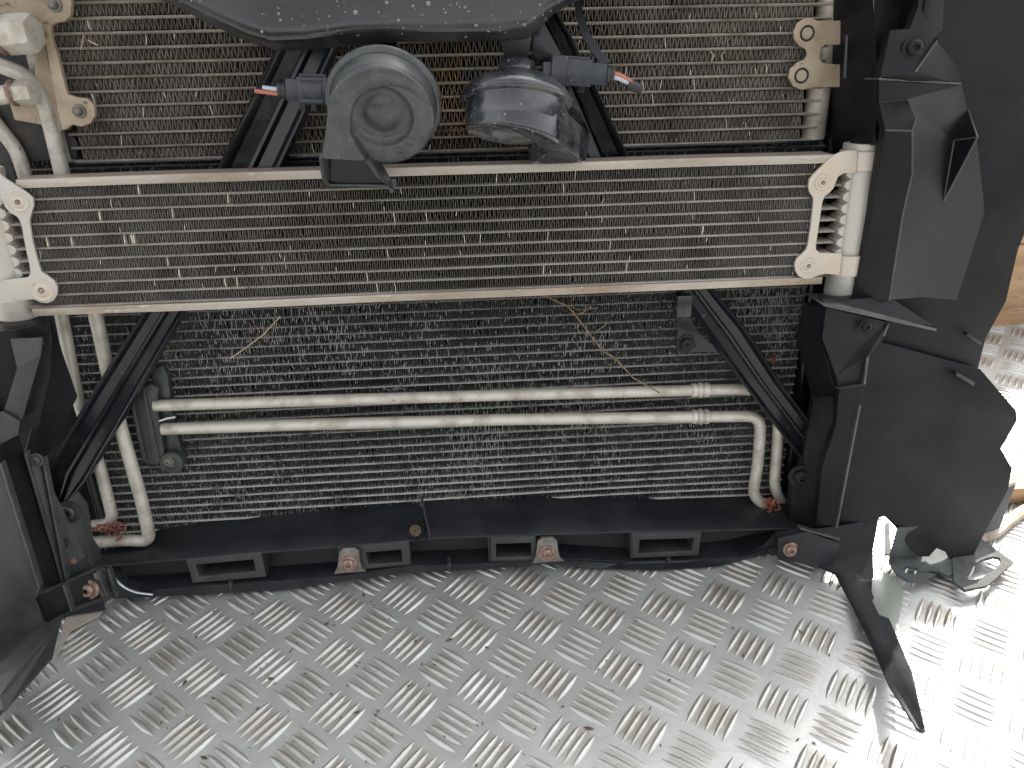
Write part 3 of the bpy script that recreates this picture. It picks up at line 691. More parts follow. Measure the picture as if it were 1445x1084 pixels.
# ------------------------------------------------------------------ pipes
def pipe(label, pts, r, name='cooling_pipe', rad_=.018, m=None, base=None, group='silver cooling pipes', collars=()):
    t = thing(name, label, 'pipe', base or pts[-1], group)
    b = MB(); pth = bend(pts, rad_); b.tube(pth, r, 16); part(b, 'pipe_run', m or m_cream, t, angle=60)
    for c, d in collars:
        d = d.normalized(); b = MB(); b.lathe([(r, -.008), (r*1.22, -.007), (r*1.25, -.004), (r*1.05, -.0025), (r*1.3, -.0015), (r*1.42, 0), (r*1.3, .0015), (r*1.1, .003), (r*1.32, .0045), (r*1.3, .007), (r, .008)], c, d, 24); part(b, 'collar', m_tubs, t)
    return t
NP = -.046
def q(l, n): return [P(x, y, n) for x, y in l]
pu = q([(218, 572.5), (420, 566), (720, 557.5), (960, 551.5), (1062, 549)], NP)+q([(1100, 560)], NP-.002)+q([(1097, 625), (1092, 690)], NP)+q([(1106, 712)], NP-.008)
pipe('straight silver pipe across the lower radiator, upper of the two, dipping behind the right brace', pu, .0049, collars=[(P(988, 550.5, NP), pu[3]-pu[2])])
plw = q([(229, 605.5), (420, 599.5), (720, 592), (975, 588.5), (1074, 587), (1070, 650), (1062, 700), (1084, 716)], NP)
pipe('lower of the two straight silver pipes, with a square elbow at its right end', plw, .0051, collars=[(P(988, 588, NP), plw[3]-plw[2])], rad_=.014)
NV = -.040
pipe('long silver pipe on the left, right of the two, from fitting to bottom elbow', q([(-12, 88), (40, 108), (64, 146), (88, 246), (134, 440), (168, 596), (201, 710), (212, 764), (180, 762), (126, 766)], NV), .0054, rad_=.016)
pipe('mottled silver pipe leading down the far left and behind the brace to a short elbow', q([(-25, 150), (0, 182), (24, 212), (36, 250), (86, 440), (108, 556), (138, 648), (150, 694), (161, 738), (120, 743)], NV-.004), .0050, rad_=.014)
# fittings at the upper left
def fitting(label, c, r, L):
    t = thing('pipe_fitting', label, 'fitting', c, 'pipe fittings')
    b = MB(); b.lathe([(0, -L*.5), (r*.9, -L*.5), (r, -L*.42), (r, L*.3), (r*.9, L*.42), (r*.5, L*.45), (0, L*.45)], c, (1, -.15, .05), 6, up=(0, 0, 1)); part(b, 'hex_nut', m_cream, t, bevel=.0006)
    b = MB(); b.tube([c-V((L*1.6, -.002, .002)), c-V((L*.3, 0, 0))], r*.72, 16); part(b, 'pipe_stub', m_cream, t)
    b = MB(); b.lathe([(r*.9, 0), (r*1.02, .001), (r*1.02, .003), (r*.8, .004)], c-V((L*.55, 0, 0)), (1, -.15, .05), 20); part(b, 'flange', m_rust, t)
    return t
fitting('large pale hexagon pipe fitting at the top left edge', P(29, 48, -.018), .0125, .024)
fitting('small pale hexagon pipe fitting below the large one at the left edge', P(36, 131, -.024), .0085, .016)
# pipe clamp at the left ends of the straight pipes
pc = thing('pipe_clamp', 'black plastic clamp block holding the left ends of the two straight pipes', 'clamp', P(225, 650, NL))
z5 = lambda l: [(x/2.71, 500+y/2.71) for x, y in l]
def zp(l, n): return [P(x, y, n) for x, y in z5(l)]
b = MB(); b.prism(zp([(505, 185), (540, 130), (575, 115), (605, 130), (600, 200), (630, 395), (600, 425), (555, 418)], -.044), (0, .014, 0)); part(b, 'clamp_body', m_black, pc, bevel=.001)
b = MB(); b.prism(zp([(540, 140), (552, 128), (615, 415), (600, 420), (585, 400)], -.0425), (0, .01, 0)); b.prism(zp([(500, 200), (512, 185), (560, 405), (545, 410)], -.0425), (0, .01, 0)); part(b, 'rib', m_black, pc, bevel=.0006)
b = MB(); b.prism(zp([(575, 60), (620, 45), (640, 80), (665, 260), (690, 360), (705, 400), (690, 435), (640, 445), (615, 415), (640, 380), (610, 180), (590, 130)], -.05), (0, .008, 0)); part(b, 'clamp_strap', m_black, pc, bevel=.001)
b = MB(); b.lathe([(.0095, -.008), (.0098, .003), (.009, .0042), (.006, .0046), (.0055, .0032), (0, .003)], P(661/2.71, 500+408/2.71, -.046), (0, -1, 0), 24); bo = part(b, 'boss', m_black, pc)
b = MB(); b.screw(P(643/2.71, 500+408/2.71, -.0425), V((0, -1, 0)), .0032); part(b, 'screw', m_lugs, bo)
b = MB(); b.tube(zp([(610, 255), (640, 245), (672, 240)], -.045), .0012, 8); part(b, 'pin', m_ring, pc)

# ------------------------------------------------------------------ lower grille
gr = thing('lower_grille', 'black plastic lower grille strip with rectangular openings along the foot of the radiators', 'grille', P(640, 815, 0.0))
NG = -.012
up_ = [(150, 774), (190, 768), (213, 757), (300, 743), (450, 729), (600, 716.5)]
up2 = [(597, 716), (700, 713), (800, 711), (900, 712), (1000, 713), (1060, 708), (1128, 704)]
lo_ = [(130, 802), (190, 796), (213, 794), (300, 786), (450, 774), (600, 762)]
lo2 = [(604, 760.5), (700, 757), (800, 754), (900, 751), (1000, 750), (1060, 748), (1132, 746)]
def band(u, l, dn, nm):
    rows_ = []
    for (ux, uy), (lx, ly) in zip(u, l):
        a = P(ux, uy, -.054+dn); c = P(lx, ly, NG+dn)
        rows_.append([a+V((0, .03, 0)), a+V((0, .002, .0003)), a+V((0, -.001, -.0006)), lin(a, c, .5)+V((0, -.0006, .0004)), c+V((0, .001, .001)), c, c+V((0, .0005, -.001)), c+V((0, .02, -.0015))])
    b = MB(); b.strip(rows_); return part(b, nm, m_band, gr, thick=.0015, angle=50)
band(up_, lo_, 0, 'top_band'); band(up2, lo2, .002, 'top_band')
b = MB(); b.tube([P(595, 702, -.026), P(600, 728, -.016), P(606, 752, -.008), P(607, 762, -.006)], .0012, 6); part(b, 'split_lip', m_dark, gr)
b = MB(); b.screw(P(586, 749, -.013), V((0, -.8, .6)), .0032); part(b, 'screw', m_leaf, gr)
# recessed back wall of the openings
rows_ = []
for x, y0_, y1_ in ((150, 800, 842), (300, 785, 838), (450, 772, 828), (600, 760, 814), (760, 755, 806), (900, 750, 806), (1050, 747, 796), (1125, 745, 780)):
    rows_.append([P(x, y0_-12, NG-.028), P(x, y1_, NG-.020)])
b = MB(); b.strip(rows_); part(b, 'back_wall', m_dark, gr, thick=.002)
def gblock(outer, inner, d=.026, n=NG):
    b = MB(); b.frame(PP(outer, n), PP(inner, n), (0, d, -.001)); return part(b, 'opening_frame', m_black, gr, bevel=.0007)
gblock([(262, 789), (368, 779), (376, 814), (272, 823)], [(276, 797), (357, 790), (361, 806), (281, 814)])
gblock([(476, 772), (577, 763), (580, 797), (486, 806)], [(516, 780), (566, 776), (568, 793), (520, 797)])
gblock([(688, 758), (756, 755), (758, 790), (690, 793)], [(700, 768), (750, 766), (750, 785), (700, 787)])
gblock([(890, 752), (990, 750), (986, 784), (890, 788)], [(903, 762), (979, 760), (976, 777), (901, 781)])
for (x0_, ya_, yb_) in ((690, 758, 792), (890, 752, 788), (478, 773, 806)):
    b = MB(); b.prism([P(x0_, ya_, NG), P(x0_, yb_, NG), P(x0_-1, yb_, NG-.026), P(x0_-1, ya_, NG-.026)], (.0015, 0, 0)); part(b, 'side_wall', m_black, gr)
# lower sill and skirt lip
sill_t = [(155, 838), (215, 836), (270, 825), (376, 816), (480, 808), (580, 799), (690, 794), (770, 790), (890, 789), (990, 785), (1060, 780), (1100, 768)]
sill_b = [(160, 845), (225, 842), (320, 837), (400, 833), (470, 822), (580, 808), (680, 804), (770, 796), (850, 803), (930, 805), (1010, 800), (1095, 778)]
sill_t = [(x, min(y+5, b_[1]-9)) for (x, y), b_ in zip(sill_t, sill_b)]
rows_ = []
for (ux, uy), (lx, ly) in zip(sill_t, sill_b):
    a, c = PS(ux, uy, NG), PS(lx, ly, NG-.004)
    rows_.append([a+V((0, .026, 0)), a+V((0, .001, .0004)), a, lin(a, c, .4)+V((0, .002, 0)), c, c+V((0, .02, .0008))])
b = MB(); b.strip(rows_); part(b, 'sill', m_band, gr, thick=.0012, angle=45)
for x, y in ((325, 831), (634, 804), (944, 798)):
    b = MB(); b.prism([P(x-3, y-9, NG+.003), P(x+3, y-9, NG+.003), P(x+.5, y+4, NG+.001), P(x-.5, y+4, NG+.001)], (0, .01, 0)); part(b, 'gusset', m_black, gr, bevel=.0003)
for x, y in ((492, 795), (772, 780)):
    ol = [(-14, -18), (-8, -24), (8, -25), (15, -20), (17, 0), (20, 10), (26, 14), (-22, 18), (-17, 8)]
    b = MB(); b.prism([P(x+dx*.95, y+dy*.85, NG+.006) for dx, dy in ol], (0, .003, 0)); cl = part(b, 'clip', m_lugs, gr, bevel=.0006)
    b = MB(); b.screw(P(x, y, NG+.0062), V((0, -1, .12)), .0048); part(b, 'screw', m_rust, cl)
# right end curve of the grille
rows_ = []
for (ux, uy), (lx, ly) in zip([(1050, 782), (1075, 770), (1092, 752), (1098, 742)], [(1055, 798), (1095, 786), (1108, 772), (1112, 742)]):
    a, c = P(ux, uy, NG-.004), P(lx, ly, NG-.002); rows_.append([a, c])
b = MB(); b.strip(rows_); part(b, 'end_web', m_band, gr, thick=.0015)
# left end with the bright curved edge
b = MB(); b.tube(bend([P(155, 806, NG+.004), P(170, 826, NG+.004), P(190, 836, NG+.005), P(216, 839, NG+.004)], .01), .0011, 8); part(b, 'bright_edge', m_ring, gr)
b = MB(); b.prism([P(150, 803, NG), P(158, 806, NG), P(175, 828, NG), P(215, 839, NG), P(160, 845, NG)], (0, .012, 0)); part(b, 'end_web', m_band, gr, bevel=.0005)

# ------------------------------------------------------------------ left side support
ls = thing('side_support', 'tall black plastic headlamp support at the left edge with moulded ribs', 'support', PS(60, 870, .03))
def facets(verts, faces, name, m, root, thick=.002, bevel=.0006, skirt=0):
    b = MB(); pts = [PS(*v) for v in verts]; b.add(pts, faces)
    if skirt:
        cnt = {}
        for f in faces:
            for i in range(len(f)):
                e_ = (f[i], f[(i+1) % len(f)]); k = tuple(sorted(e_)); cnt.setdefault(k, []).append(e_)
        n = len(pts); b.v += [p+V((0, skirt, .0005)) for p in pts]
        for k, l_ in cnt.items():
            if len(l_) == 1:
                a_, c_ = l_[0]; b.f.append((c_, a_, a_+n, c_+n)); b.mi.append(0)
        return part(b, name, m, root, bevel=bevel, angle=25)
    return part(b, name, m, root, thick=-thick if False else thick, bevel=bevel, angle=25)
# front face left of the ridge
facets([(-60, 455, .03), (0, 655, .045), (55, 830, .05), (50, 843, .05), (64, 884, .05), (-60, 960, .06), (-60, 655, .05)], [(0, 1, 6), (1, 2, 3, 4, 5, 6)], 'front_face', m_black, ls)
# dark strip right of the ridge
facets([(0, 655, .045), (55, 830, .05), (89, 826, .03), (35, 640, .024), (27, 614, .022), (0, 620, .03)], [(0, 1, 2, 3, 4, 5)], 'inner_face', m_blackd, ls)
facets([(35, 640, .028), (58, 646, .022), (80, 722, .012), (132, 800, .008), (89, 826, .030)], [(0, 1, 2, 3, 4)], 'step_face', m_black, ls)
facets([(89, 826, .030), (132, 800, .008), (150, 803, .006), (100, 832, .02)], [(0, 1, 2, 3)], 'step_face', m_black, ls)
# corner box with cross ribs
facets([(47, 845, .048), (89, 826, .040), (136, 806, .02), (150, 845, .02), (100, 864, .04), (66, 882, .048)], [(0, 1, 4, 5), (1, 2, 3, 4)], 'corner_box', m_blackd, ls)
b = MB()
for l_ in ([(47, 845, .05), (89, 826, .043), (134, 806, .023)], [(89, 826, .043), (101, 864, .044)], [(137, 806, .024), (151, 845, .024)], [(66, 882, .05), (101, 864, .044), (152, 845, .024)], [(152, 803, .02), (165, 843, .02)], [(0, 655, .0465), (55, 830, .0515), (51, 843, .0515)], [(35, 640, .029), (89, 826, .032)], [(60, 648, .0235), (95, 830, .033)]):
    pts = [PS(*v) for v in l_]
    for p0, p1 in zip(pts, pts[1:]):
        b.quadbox(p0+V((-.0008, 0, 0)), p1+V((-.0008, 0, 0)), p1+V((.0008, 0, .0004)), p0+V((.0008, 0, .0004)), (0, .006, 0))
part(b, 'ribs', m_edge, ls, bevel=.0003)
# stepped cup that carries the end tank, with a faceted pillar
facets([(-60, 475, .02), (2, 468, .022), (62, 457, .01), (70, 463, .006), (74, 520, .006), (56, 600, .015), (-60, 640, .03)], [(0, 1, 2, 3, 4, 5, 6)], 'tank_seat', m_blackd, ls)
facets([(14, 478, .026), (60, 476, .024), (58, 500, .028), (32, 592, .03), (23, 596, .034), (6, 579, .036), (24, 520, .034)], [(0, 1, 2, 6), (6, 2, 3, 4, 5)], 'pillar', m_black, ls)
facets([(60, 476, .024), (64, 484, .02), (36, 590, .024), (32, 592, .03), (58, 500, .028)], [(0, 1, 2, 3, 4)], 'pillar_side', m_beam, ls)
facets([(-60, 600, .036), (6, 579, .036), (30, 594, .034), (28, 612, .03), (-60, 660, .046)], [(0, 1, 2, 3, 4)], 'ledge', m_black, ls)
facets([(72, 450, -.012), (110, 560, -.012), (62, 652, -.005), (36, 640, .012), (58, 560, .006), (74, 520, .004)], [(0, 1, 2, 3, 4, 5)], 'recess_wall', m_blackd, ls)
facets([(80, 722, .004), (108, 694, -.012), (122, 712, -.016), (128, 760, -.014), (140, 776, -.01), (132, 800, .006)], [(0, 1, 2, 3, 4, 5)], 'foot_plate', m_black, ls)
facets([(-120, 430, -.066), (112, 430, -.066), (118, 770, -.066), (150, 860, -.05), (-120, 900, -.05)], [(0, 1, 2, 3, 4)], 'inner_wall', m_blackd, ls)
for x, y, n, m_, r in ((125, 831, .026, m_rust, .0056), (98, 722, .004, m_black, .006), (52, 649, .026, m_black, .0035), (87, 766, .02, m_black, .0035), (103, 792, .02, m_rust, .002)):
    b = MB(); b.screw(PS(x, y, n), V((0, -1, .15)), r); part(b, 'screw', m_, ls)
b = MB(); b.prism(PP([(108, 818), (136, 808), (148, 842), (118, 852)], .0225), (0, .002, 0)); part(b, 'washer_plate', m_lugs, ls, bevel=.0004)
# lower skirt
facets([(-60, 955, .06), (64, 884, .05), (90, 868, .045), (80, 900, .07), (72, 925, .1), (0, 1012, .17), (-60, 1060, .2)], [(0, 1, 4, 5, 6), (1, 2, 3, 4)], 'skirt', m_black, ls)
b = MB(); b.add([PS(40, 925, .10), PS(86, 878, .07), PS(74, 930, .11), PS(6, 1006, .19), PS(0, 985, .17)], [(0, 1, 2, 3, 4)])
single(b, 'plastic_flap', m_filmd, 'cloudy plastic flap hanging at the bottom of the left black support', 'plastic flap', PS(40, 960, .15), thick=.0012)
# brown card under the left corner
b = MB(); b.prism([MI @ FL(x, y, .0022) for x, y in ((92, 872), (152, 850), (140, 868), (100, 890), (78, 930))], MI.to_3x3() @ V((0, 0, -.0012)))
single(b, 'rust_patch', m_brkt, 'pinkish brown scrap lying on the plate under the left corner', 'scrap', MI @ FL(110, 875))

# ------------------------------------------------------------------ right air deflector
ad = thing('air_deflector', 'big black plastic side panel on the right with a curved pointed fin reaching the floor', 'side panel', PS(1200, 830, .02))
NR = -.010
def sheet(pts, name, m, thick=.0022, bevel=.0007):
    b = MB(); b.add([PS(*p) for p in pts], [tuple(range(len(pts)))])
    return part(b, name, m, ad, thick=thick, bevel=bevel, angle=25)
sheet([(1192, -260, -.03), (1530, -260, -.005), (1495, 0, NR), (1462, 250, NR), (1446, 330, NR), (1437, 352, NR), (1420, 425, NR), (1391, 478, NR), (1380, 522, NR), (1300, 500, NR), (1190, 470, NR), (1200, 300, -.03)], 'upper_sheet', m_blackd)
sheet([(1190, 468, NR+.003), (1300, 498, NR+.003), (1381, 520, NR+.003), (1405, 548, .0), (1431, 578, .005), (1433, 592, .005), (1410, 632, .006), (1426, 660, .010), (1420, 690, .012), (1392, 742, .016), (1370, 785, .018), (1353, 824, .02), (1344, 798, .02), (1333, 778, .02), (1320, 772, .02), (1309, 784, .02), (1294, 784, .02), (1275, 762, .016), (1262, 742, .014), (1246, 727, .012), (1238, 730, .012), (1215, 745, .010), (1172, 748, .004), (1172, 660, .0), (1183, 550, .0)], 'lower_sheet', m_blackd)
# fin
finl = [(1140, 745), (1146, 796), (1178, 812), (1203, 858), (1226, 905), (1254, 970), (1292, 1030)]
finr = [(1238, 730), (1230, 775), (1231, 822), (1247, 862), (1268, 906), (1288, 952), (1307, 1034)]
fn = [.008, .014, .03, .06, .10, .15, .2]
rows_ = []
for (lx, ly), (rx, ry), n in zip(finl, finr, fn):
    a, c = PS(lx, ly, n, .004), PS(rx, ry, n, .004); mid = lin(a, c, .5)+V((0, -.002, 0)); rows_.append([a, lin(a, c, .2)+V((0, -.0018, 0)), mid, c])
b = MB(); b.strip(rows_); part(b, 'fin', m_blackd, ad, thick=.0025, bevel=.0006)
# inner column facets
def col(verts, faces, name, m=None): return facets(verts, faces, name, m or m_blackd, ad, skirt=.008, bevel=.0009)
CV = dict(A=(1256, 43, .010), B=(1284, 41, .008), C=(1296, 8, .004), D=(1332, 7, .002), D2=(1296, -150, .0), D3=(1338, -150, -.004), E=(1331, 43, .002), F=(1322, 58, .012),
          G=(1291, 102, .022), H=(1242, 110, .018), K=(1357, 97, -.008), L=(1357, 118, -.006), M=(1241, 114, .016), N=(1281, 118, .010), O=(1278, 141, .008), P=(1292, 167, .026),
          Q=(1287, 185, .029), R=(1249, 184, .020), S=(1240, 144, .014), U=(1346, 198, -.006), V=(1331, 285, .006), W=(1366, 156, -.009), X=(1379, 194, .012), Y=(1287, 244, .026),
          Z=(1274, 300, .022), a=(1254, 424, .014), b=(1204, 424, .004), c=(1230, 300, .008), d=(1244, 210, .014), e=(1300, 420, -.005), f=(1350, 424, -.009), g=(1390, 300, -.009))
CK = list(CV)
col([CV[k_] for k_ in CK], [tuple(CK.index(n_) for n_ in f_.split()) for f_ in ('A B G H', 'B C E F G', 'C D E', 'C D2 D3 D', 'F K L G', 'H G N M', 'G L N', 'M N O S', 'S O P Q R', 'N L O', 'O L U P',
     'R Q Y d', 'd Y Z c', 'c Z a b', 'Q P U Y', 'Y U V Z', 'Z V e a', 'U W X', 'U X V', 'L W U', 'V X g', 'V g f e')], 'column', m_blackd)
for f_ in ('P Q Y Z a', 'F G', 'U X', 'U V', 'R Q', 'H M', 'W X V'):
    pts = [PS(*CV[n_])+V((0, -.0002, 0)) for n_ in f_.split()]
    b = MB(); b.tube(pts, .0007, 6); part(b, 'fold_highlight', m_edge, ad)  # thin paler tubes added along the folds as edge highlights
b = MB(); b.prism([P(1240, 110, .021), P(1357, 117, -.003), P(1357, 119.5, -.003), P(1240, 113, .021)], (0, .02, 0)); part(b, 'shelf_rib', m_edge, ad, bevel=.0005)
b = MB(); b.prism([P(1158, 428, .022), P(1190, 430, .022), P(1322, 464, .004), P(1322, 468, .004), P(1164, 433, .022)], (0, .03, 0)); part(b, 'shelf_rib', m_edge, ad, bevel=.0005)
col([(1160, 420, .012), (1192, 423, .012), (1254, 418, .008), (1322, 462, .003), (1162, 429, .021)], [(0, 1, 2, 3, 4)], 'shelf')
col([(1166, 434, .016), (1254, 455, .01), (1250, 475, .009), (1224, 505, .014), (1220, 543, .012), (1184, 549, .008), (1180, 530, .008), (1160, 478, .012)], [(0, 1, 2, 3, 4, 5, 6, 7)], 'column_facet')
col([(1184, 549, .008), (1220, 543, .014), (1213, 580, .016), (1180, 742, .018), (1152, 742, .010), (1160, 660, .006), (1180, 600, .006)], [(0, 1, 2, 3, 4, 5, 6)], 'column_facet')
b = MB()
for l_ in ([(1225, 504, .016), (1220, 543, .015), (1184, 549, .011)], [(1214, 572, .018), (1181, 745, .020)], [(1254, 458, .012), (1247, 474, .011)], [(1185, 762, .02), (1130, 746, .016)]):
    pts = [PS(*v) for v in l_]
    for p0, p1 in zip(pts, pts[1:]):
        b.quadbox(p0+V((-.0009, 0, -.0004)), p1+V((-.0009, 0, -.0004)), p1+V((.0009, 0, .0004)), p0+V((.0009, 0, .0004)), (0, .006, 0))
part(b, 'ribs', m_edge, ad, bevel=.0003)
for l_, n_ in (([(1366, 470), (1386, 484), (1384, 488), (1364, 474)], 0), ([(1350, 524), (1376, 540), (1374, 545), (1349, 530)], .006)):
    b = MB(); b.prism([PS(x, y, n_) for x, y in l_], (0, .006, 0)); part(b, 'edge_rib', m_beam, ad, bevel=.0004)
# lower mounting corner with bolt
col([(1098, 760, .004), (1140, 750, .012), (1186, 768, .02), (1172, 808, .022), (1146, 798, .018), (1098, 790, .006)], [(0, 1, 2, 3, 4, 5)], 'corner_box', m_band)
for x, y, n, m_, r in ((1116, 775, .009, m_rust, .0045), (1289, 68, .016, m_blackd, .005), (1222, 461, .016, m_blackd, .0036), (1130, 672, -.02, m_blackd, .007)):
    b = MB(); b.screw(P(x, y, n), V((-.15, -1, .1)), r); part(b, 'screw', m_, ad)
b = MB(); b.tube(bend([P(1128, 668, -.03), P(1125, 700, -.028), P(1120, 745, -.026)], .01), .006, 12); part(b, 'foot', m_gloss, ad)
col([(1150, 560, -.02), (1176, 560, .0), (1172, 760, .0), (1112, 746, -.02), (1118, 690, -.025), (1130, 660, -.025)], [(0, 1, 2, 3, 4, 5)], 'inner_wall', m_blackd)
col([(1140, 430, -.02), (1166, 434, .0), (1160, 480, .0), (1182, 560, .0), (1150, 560, -.02), (1128, 480, -.03)], [(0, 1, 2, 3, 4, 5)], 'inner_wall', m_blackd)
b = MB(); xw = P(1206, 400, -.03).x; za_, zb_ = P(1206, -200, -.03).z+.25, P(1206, 790, -.01).z
b.prism([V((xw, -.005, zb_)), V((xw, .099, zb_)), V((xw, .099, za_)), V((xw, -.005, za_))], (.003, 0, 0)); part(b, 'sun_stop_wall', m_blackd, ad)  # wall added to stop sun leaking between panel and shroud
# dark inner wall beside the upper radiator
col([(1178, -260, -.045), (1215, -260, -.02), (1240, 110, .01), (1236, 205, .008), (1180, 210, -.04)], [(0, 1, 2, 3, 4)], 'inner_wall', m_blackd)
b = MB(); b.tube([P(1231, -10, -.004), P(1230, 30, -.002)], .0012, 8); b.tube([P(1195, 50, -.012), P(1192, 110, -.012)], .0013, 8); part(b, 'trim_edge', m_beam, ad)

# ------------------------------------------------------------------ right bottom: steel brackets, plastic, wall
tb_ = thing('tow_bracket', 'zinc plated steel bracket with a round and a slotted hole behind the right panel', 'bracket', MI @ FL(1320, 800))
def fz(l, z): return [MI @ FL(x, y, z) for x, y in l]
UP = MI.to_3x3() @ V((0, 0, 1))
z8 = lambda l: [(900+x/2.556, 660+y/2.556) for x, y in l]
HB = .012
holeL = circ((0, 0), 1, 16)
def ringplate(outer, ic, irx, iry, ang, z, th, name):
    n = len(outer); cx = sum(x for x, y in outer)/n; cy = sum(y for x, y in outer)/n
    inner = []
    for x, y in outer:
        a_ = math.atan2(y-ic[1], x-ic[0])-ang
        px, py = irx*math.cos(a_), iry*math.sin(a_)
        inner.append((ic[0]+px*math.cos(ang)-py*math.sin(ang), ic[1]+px*math.sin(ang)+py*math.cos(ang)))
    b = MB(); b.frame(fz(outer, z), fz(inner, z), -UP*th); return part(b, name, m_steel, tb_, angle=30)
def dense(l, k=3):
    o = []
    for i in range(len(l)):
        a, c = l[i], l[(i+1) % len(l)]
        for j in range(k): o.append((a[0]+(c[0]-a[0])*j/k, a[1]+(c[1]-a[1])*j/k))
    return o
ringplate(dense(z8([(905, 330), (1085, 235), (1140, 250), (1150, 375), (1120, 390), (1085, 375), (1050, 395), (1020, 408), (975, 405), (935, 380), (918, 355)])), (900+985/2.556, 660+370/2.556), 11, 6, .1, HB, .003, 'eye_plate')
ringplate(dense(z8([(1130, 250), (1230, 250), (1357, 340), (1262, 425), (1180, 440), (1140, 410)])), (900+1245/2.556, 660+362/2.556), 28, 11, -.5, HB+.001, .003, 'slot_plate')
b = MB(); b.prism(fz(z8([(905, 322), (1030, 306), (1030, 312), (905, 330)]), HB), UP*.034); part(b, 'upright', m_steel, tb_, bevel=.0005)
b = MB(); b.prism(fz(z8([(905, 200), (912, 320), (890, 318), (890, 210)]), HB), UP*.002); part(b, 'side_flange', m_steel, tb_)
b = MB(); b.prism(fz(z8([(1222, 250), (1300, 220), (1300, 232), (1225, 262)]), .006), UP*.055); part(b, 'rear_upright', m_steel, tb_, bevel=.0006)
b = MB(); b.prism(fz(z8([(845, 370), (900, 385), (962, 450), (955, 480), (940, 560), (935, 640), (880, 560), (840, 480)]), .006), UP*.002)
single(b, 'plastic_sheet', m_film, 'cloudy grey plastic sheet lying on the plate behind the pointed fin', 'plastic sheet', MI @ FL(1260, 860), bevel=.0004)
b = MB(); b.tube(bend(fz(z8([(1225, 255), (1290, 235), (1340, 190), (1400, 150), (1500, 120)]), .006), .02), .0055, 10)
single(b, 'strap', m_hose, 'dirty brown strap curving across the plate at the right edge', 'strap', MI @ FL(1430, 740))
b = MB(); b.prism(fz(z8([(1300, 60), (1420, -30), (1480, 20), (1480, 70), (1310, 80)]), .02), -UP*.018)
single(b, 'timber_block', m_wood, 'brown timber block on the plate beyond the right panel edge', 'timber', MI @ FL(1430, 690), bevel=.001)
# plywood wall at the far right
w0 = FL(1400, 462); w1 = FL(1530, 448); up3 = V((0, 0, 1)); dw = (w1-w0).normalized(); nw = V((-dw.y, dw.x, 0))
wl = thing('plywood_wall', 'brown plywood wall rising behind the plate at the right edge', 'wall', MI @ w0)
wl.matrix_world = Matrix.Translation(w0); BASE[wl] = w0
b = MB(); b.prism([w0-dw*.1, w1+dw*.7, w1+dw*.7+up3*.12, w0-dw*.1+up3*.12], nw*.012); part(b, 'board', m_wood, wl, bevel=.001)
b = MB(); b.prism([w0-dw*.1+up3*.1225, w1+dw*.7+up3*.1225, w1+dw*.7+up3*.26, w0-dw*.1+up3*.26], nw*.012); part(b, 'board', m_wood, wl, bevel=.001)

# ------------------------------------------------------------------ small debris
def clump(c, sx, sy, m, name, label, cat, n=14, group=None):
    b = MB()
    for i in range(n):
        p = c+V((random.gauss(0, sx), random.gauss(0, .0012), random.gauss(0, sy))); d = V((random.gauss(0, 1), random.gauss(0, .4), random.gauss(0, .6))).normalized()
        L = random.uniform(.3, 1)*sx*1.1; r = random.uniform(.3, .9)*min(sx, sy)*.5
        b.tube([p-d*L/2, p+V((0, 0, random.gauss(0, r))), p+d*L/2], [r*.3, r, r*.35], 6)
    return single(b, name, m, label, cat, c, group)
clump(P(157, 747, -.034), .009, .0028, m_red, 'red_scrap', 'reddish brown shred caught between the two pipe elbows at lower left', 'scrap', 46)
clump(P(1090, 712, -.034), .004, .0038, m_red, 'red_scrap', 'reddish brown shred at the foot of the right pipe elbows', 'scrap', 46)
clump(P(1092, 506, -.05), .003, .0045, m_red, 'red_scrap', 'reddish smear of scrap beside the right brace, above the straight pipes', 'scrap', 10)
clump(P(365, 468, -.055), .003, .002, m_red, 'red_scrap', 'tiny curled red root fibre on the upper left of the lower radiator', 'scrap', 5)
b = MB()
for l_, r in (([(755, 412), (800, 432), (812, 445), (838, 478), (852, 496), (868, 503), (895, 535), (930, 556)], .0007), ([(812, 445), (822, 440), (835, 432)], .0006), ([(838, 472), (850, 462), (860, 452)], .0005), ([(800, 430), (815, 438), (830, 436), (842, 434)], .0004)):
    b.tube([P(x+random.gauss(0, 1), y+random.gauss(0, 1), -.036-.004*random.random()) for x, y in l_], r, 6)
single(b, 'twig', m_twig, 'thin dry branching twig lying across the right half of the lower radiator', 'twig', P(850, 490, -.045))
b = MB(); b.tube([P(x, y, -.05) for x, y in ((325, 506), (348, 490), (372, 472), (396, 446))], .0005, 6)
single(b, 'straw', m_straw, 'pale straw stalk slanting over the left half of the lower radiator', 'straw', P(350, 490, -.05))
b = MB(); b.tube([P(x, y, NU+.004) for x, y in ((124, 57), (138, 64))], .0005, 6); b.tube([P(x, y, NU+.004) for x, y in ((114, 70), (118, 50))], .0004, 6)
single(b, 'straw', m_straw, 'pale straw bits at the left of the upper radiator fins', 'straw', P(130, 62, NU))
clump(P(565, 548, -.052), .006, .0018, m_dirt, 'mud_clot', 'grey mud clot just above the upper straight pipe', 'mud', 18)
clump(P(568, 581, -.054), .003, .0018, m_dirt, 'mud_clot', 'small grey mud clot between the two straight pipes, left one', 'mud', 10)
clump(P(670, 576, -.054), .003, .0016, m_dirt, 'mud_clot', 'small grey mud clot between the two straight pipes, right one', 'mud', 10)
clump(P(592, 706, -.055), .002, .0045, m_dirt, 'mud_clot', 'grey mud clot at the split of the lower grille band', 'mud', 14)
clump(P(508, 778, -.04), .0001, .0001, m_leaf, 'leaf_crumb', 'brown crumb in the grille opening', 'crumb', 1) if False else None
b = MB()
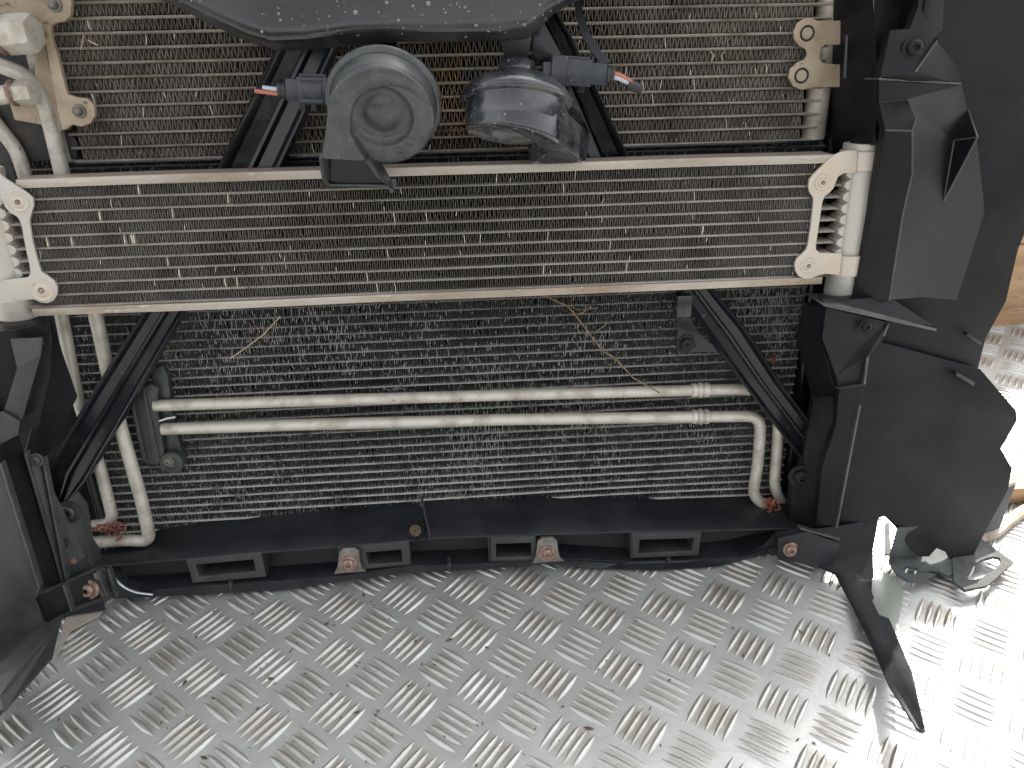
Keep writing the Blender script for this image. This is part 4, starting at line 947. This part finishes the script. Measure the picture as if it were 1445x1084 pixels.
for i in range(230):
    x, y = random.uniform(0, 1445), random.uniform(800, 1100)
    if random.random() < .5: x, y = random.gauss(420, 260), random.gauss(960, 70)
    c = FL(x, y, .0008); s = random.uniform(.0005, .0014)*(2.2 if random.random() < .08 else 1); an = random.random()*6.28
    d = V((math.cos(an), math.sin(an), 0)); e_ = V((-d.y, d.x, 0))
    b.add([c+d*s*1.6, c+e_*s*.5, c-d*s*1.5, c-e_*s*.6, c+V((0, 0, s*.5))], [(0, 1, 4), (1, 2, 4), (2, 3, 4), (3, 0, 4)])
o = mkobj('floor_debris', b.mesh('floor_debris', m_leaf), None, Matrix.Identity(4)); o['kind'] = 'stuff'; o['label'] = 'tiny dry crumbs scattered over the chequer plate'; o['category'] = 'debris'

# ------------------------------------------------------------------ water drops, laid on the surfaces they wet
from mathutils.bvhtree import BVHTree
bpy.context.view_layer.update()
def wet(root, objs, cx, cy, rx, ry, n, rmin, rmax, name='water_drops', m=m_water):
    vs, fs = [], []
    for o in objs:
        k = len(vs); vs += [v.co+BASE[root] for v in o.data.vertices]; fs += [tuple(i+k for i in p.vertices) for p in o.data.polygons]
    bv = BVHTree.FromPolygons(vs, fs); b = MB()
    for i in range(n):
        x, y = cx+random.uniform(-rx, rx), cy+random.uniform(-ry, ry)
        d = (RR.transposed() @ V(((x-W/2)/FPX, -(y-H/2)/FPX, 1.0))).normalized()
        hit, nm, _, _ = bv.ray_cast(CAMR, d)
        if hit is None: continue
        if nm.dot(d) > 0: nm = -nm
        r = rmin+(rmax-rmin)*random.random()**2.5
        b.lathe([(r, -.0001), (r*.85, r*.3), (r*.5, r*.5), (0, r*.58)], hit, nm, 10)
    part(b, name, m, root, angle=180)['kind'] = 'stuff'
kids = lambda r: [o for o in r.children if o.type == 'MESH']
wet(hornL, kids(hornL), 548, 110, 80, 60, 120, .00025, .0006)
wet(hornL, kids(hornL), 500, 170, 50, 70, 60, .00025, .0007)
wet(hornR, kids(hornR), 730, 140, 80, 60, 150, .0003, .0008)
wet(beam, kids(beam), 560, 22, 280, 30, 60, .0004, .0010)
wet(beam, kids(beam), 530, 18, 270, 30, 46, .0005, .0015, 'dried_spots', m_spot)
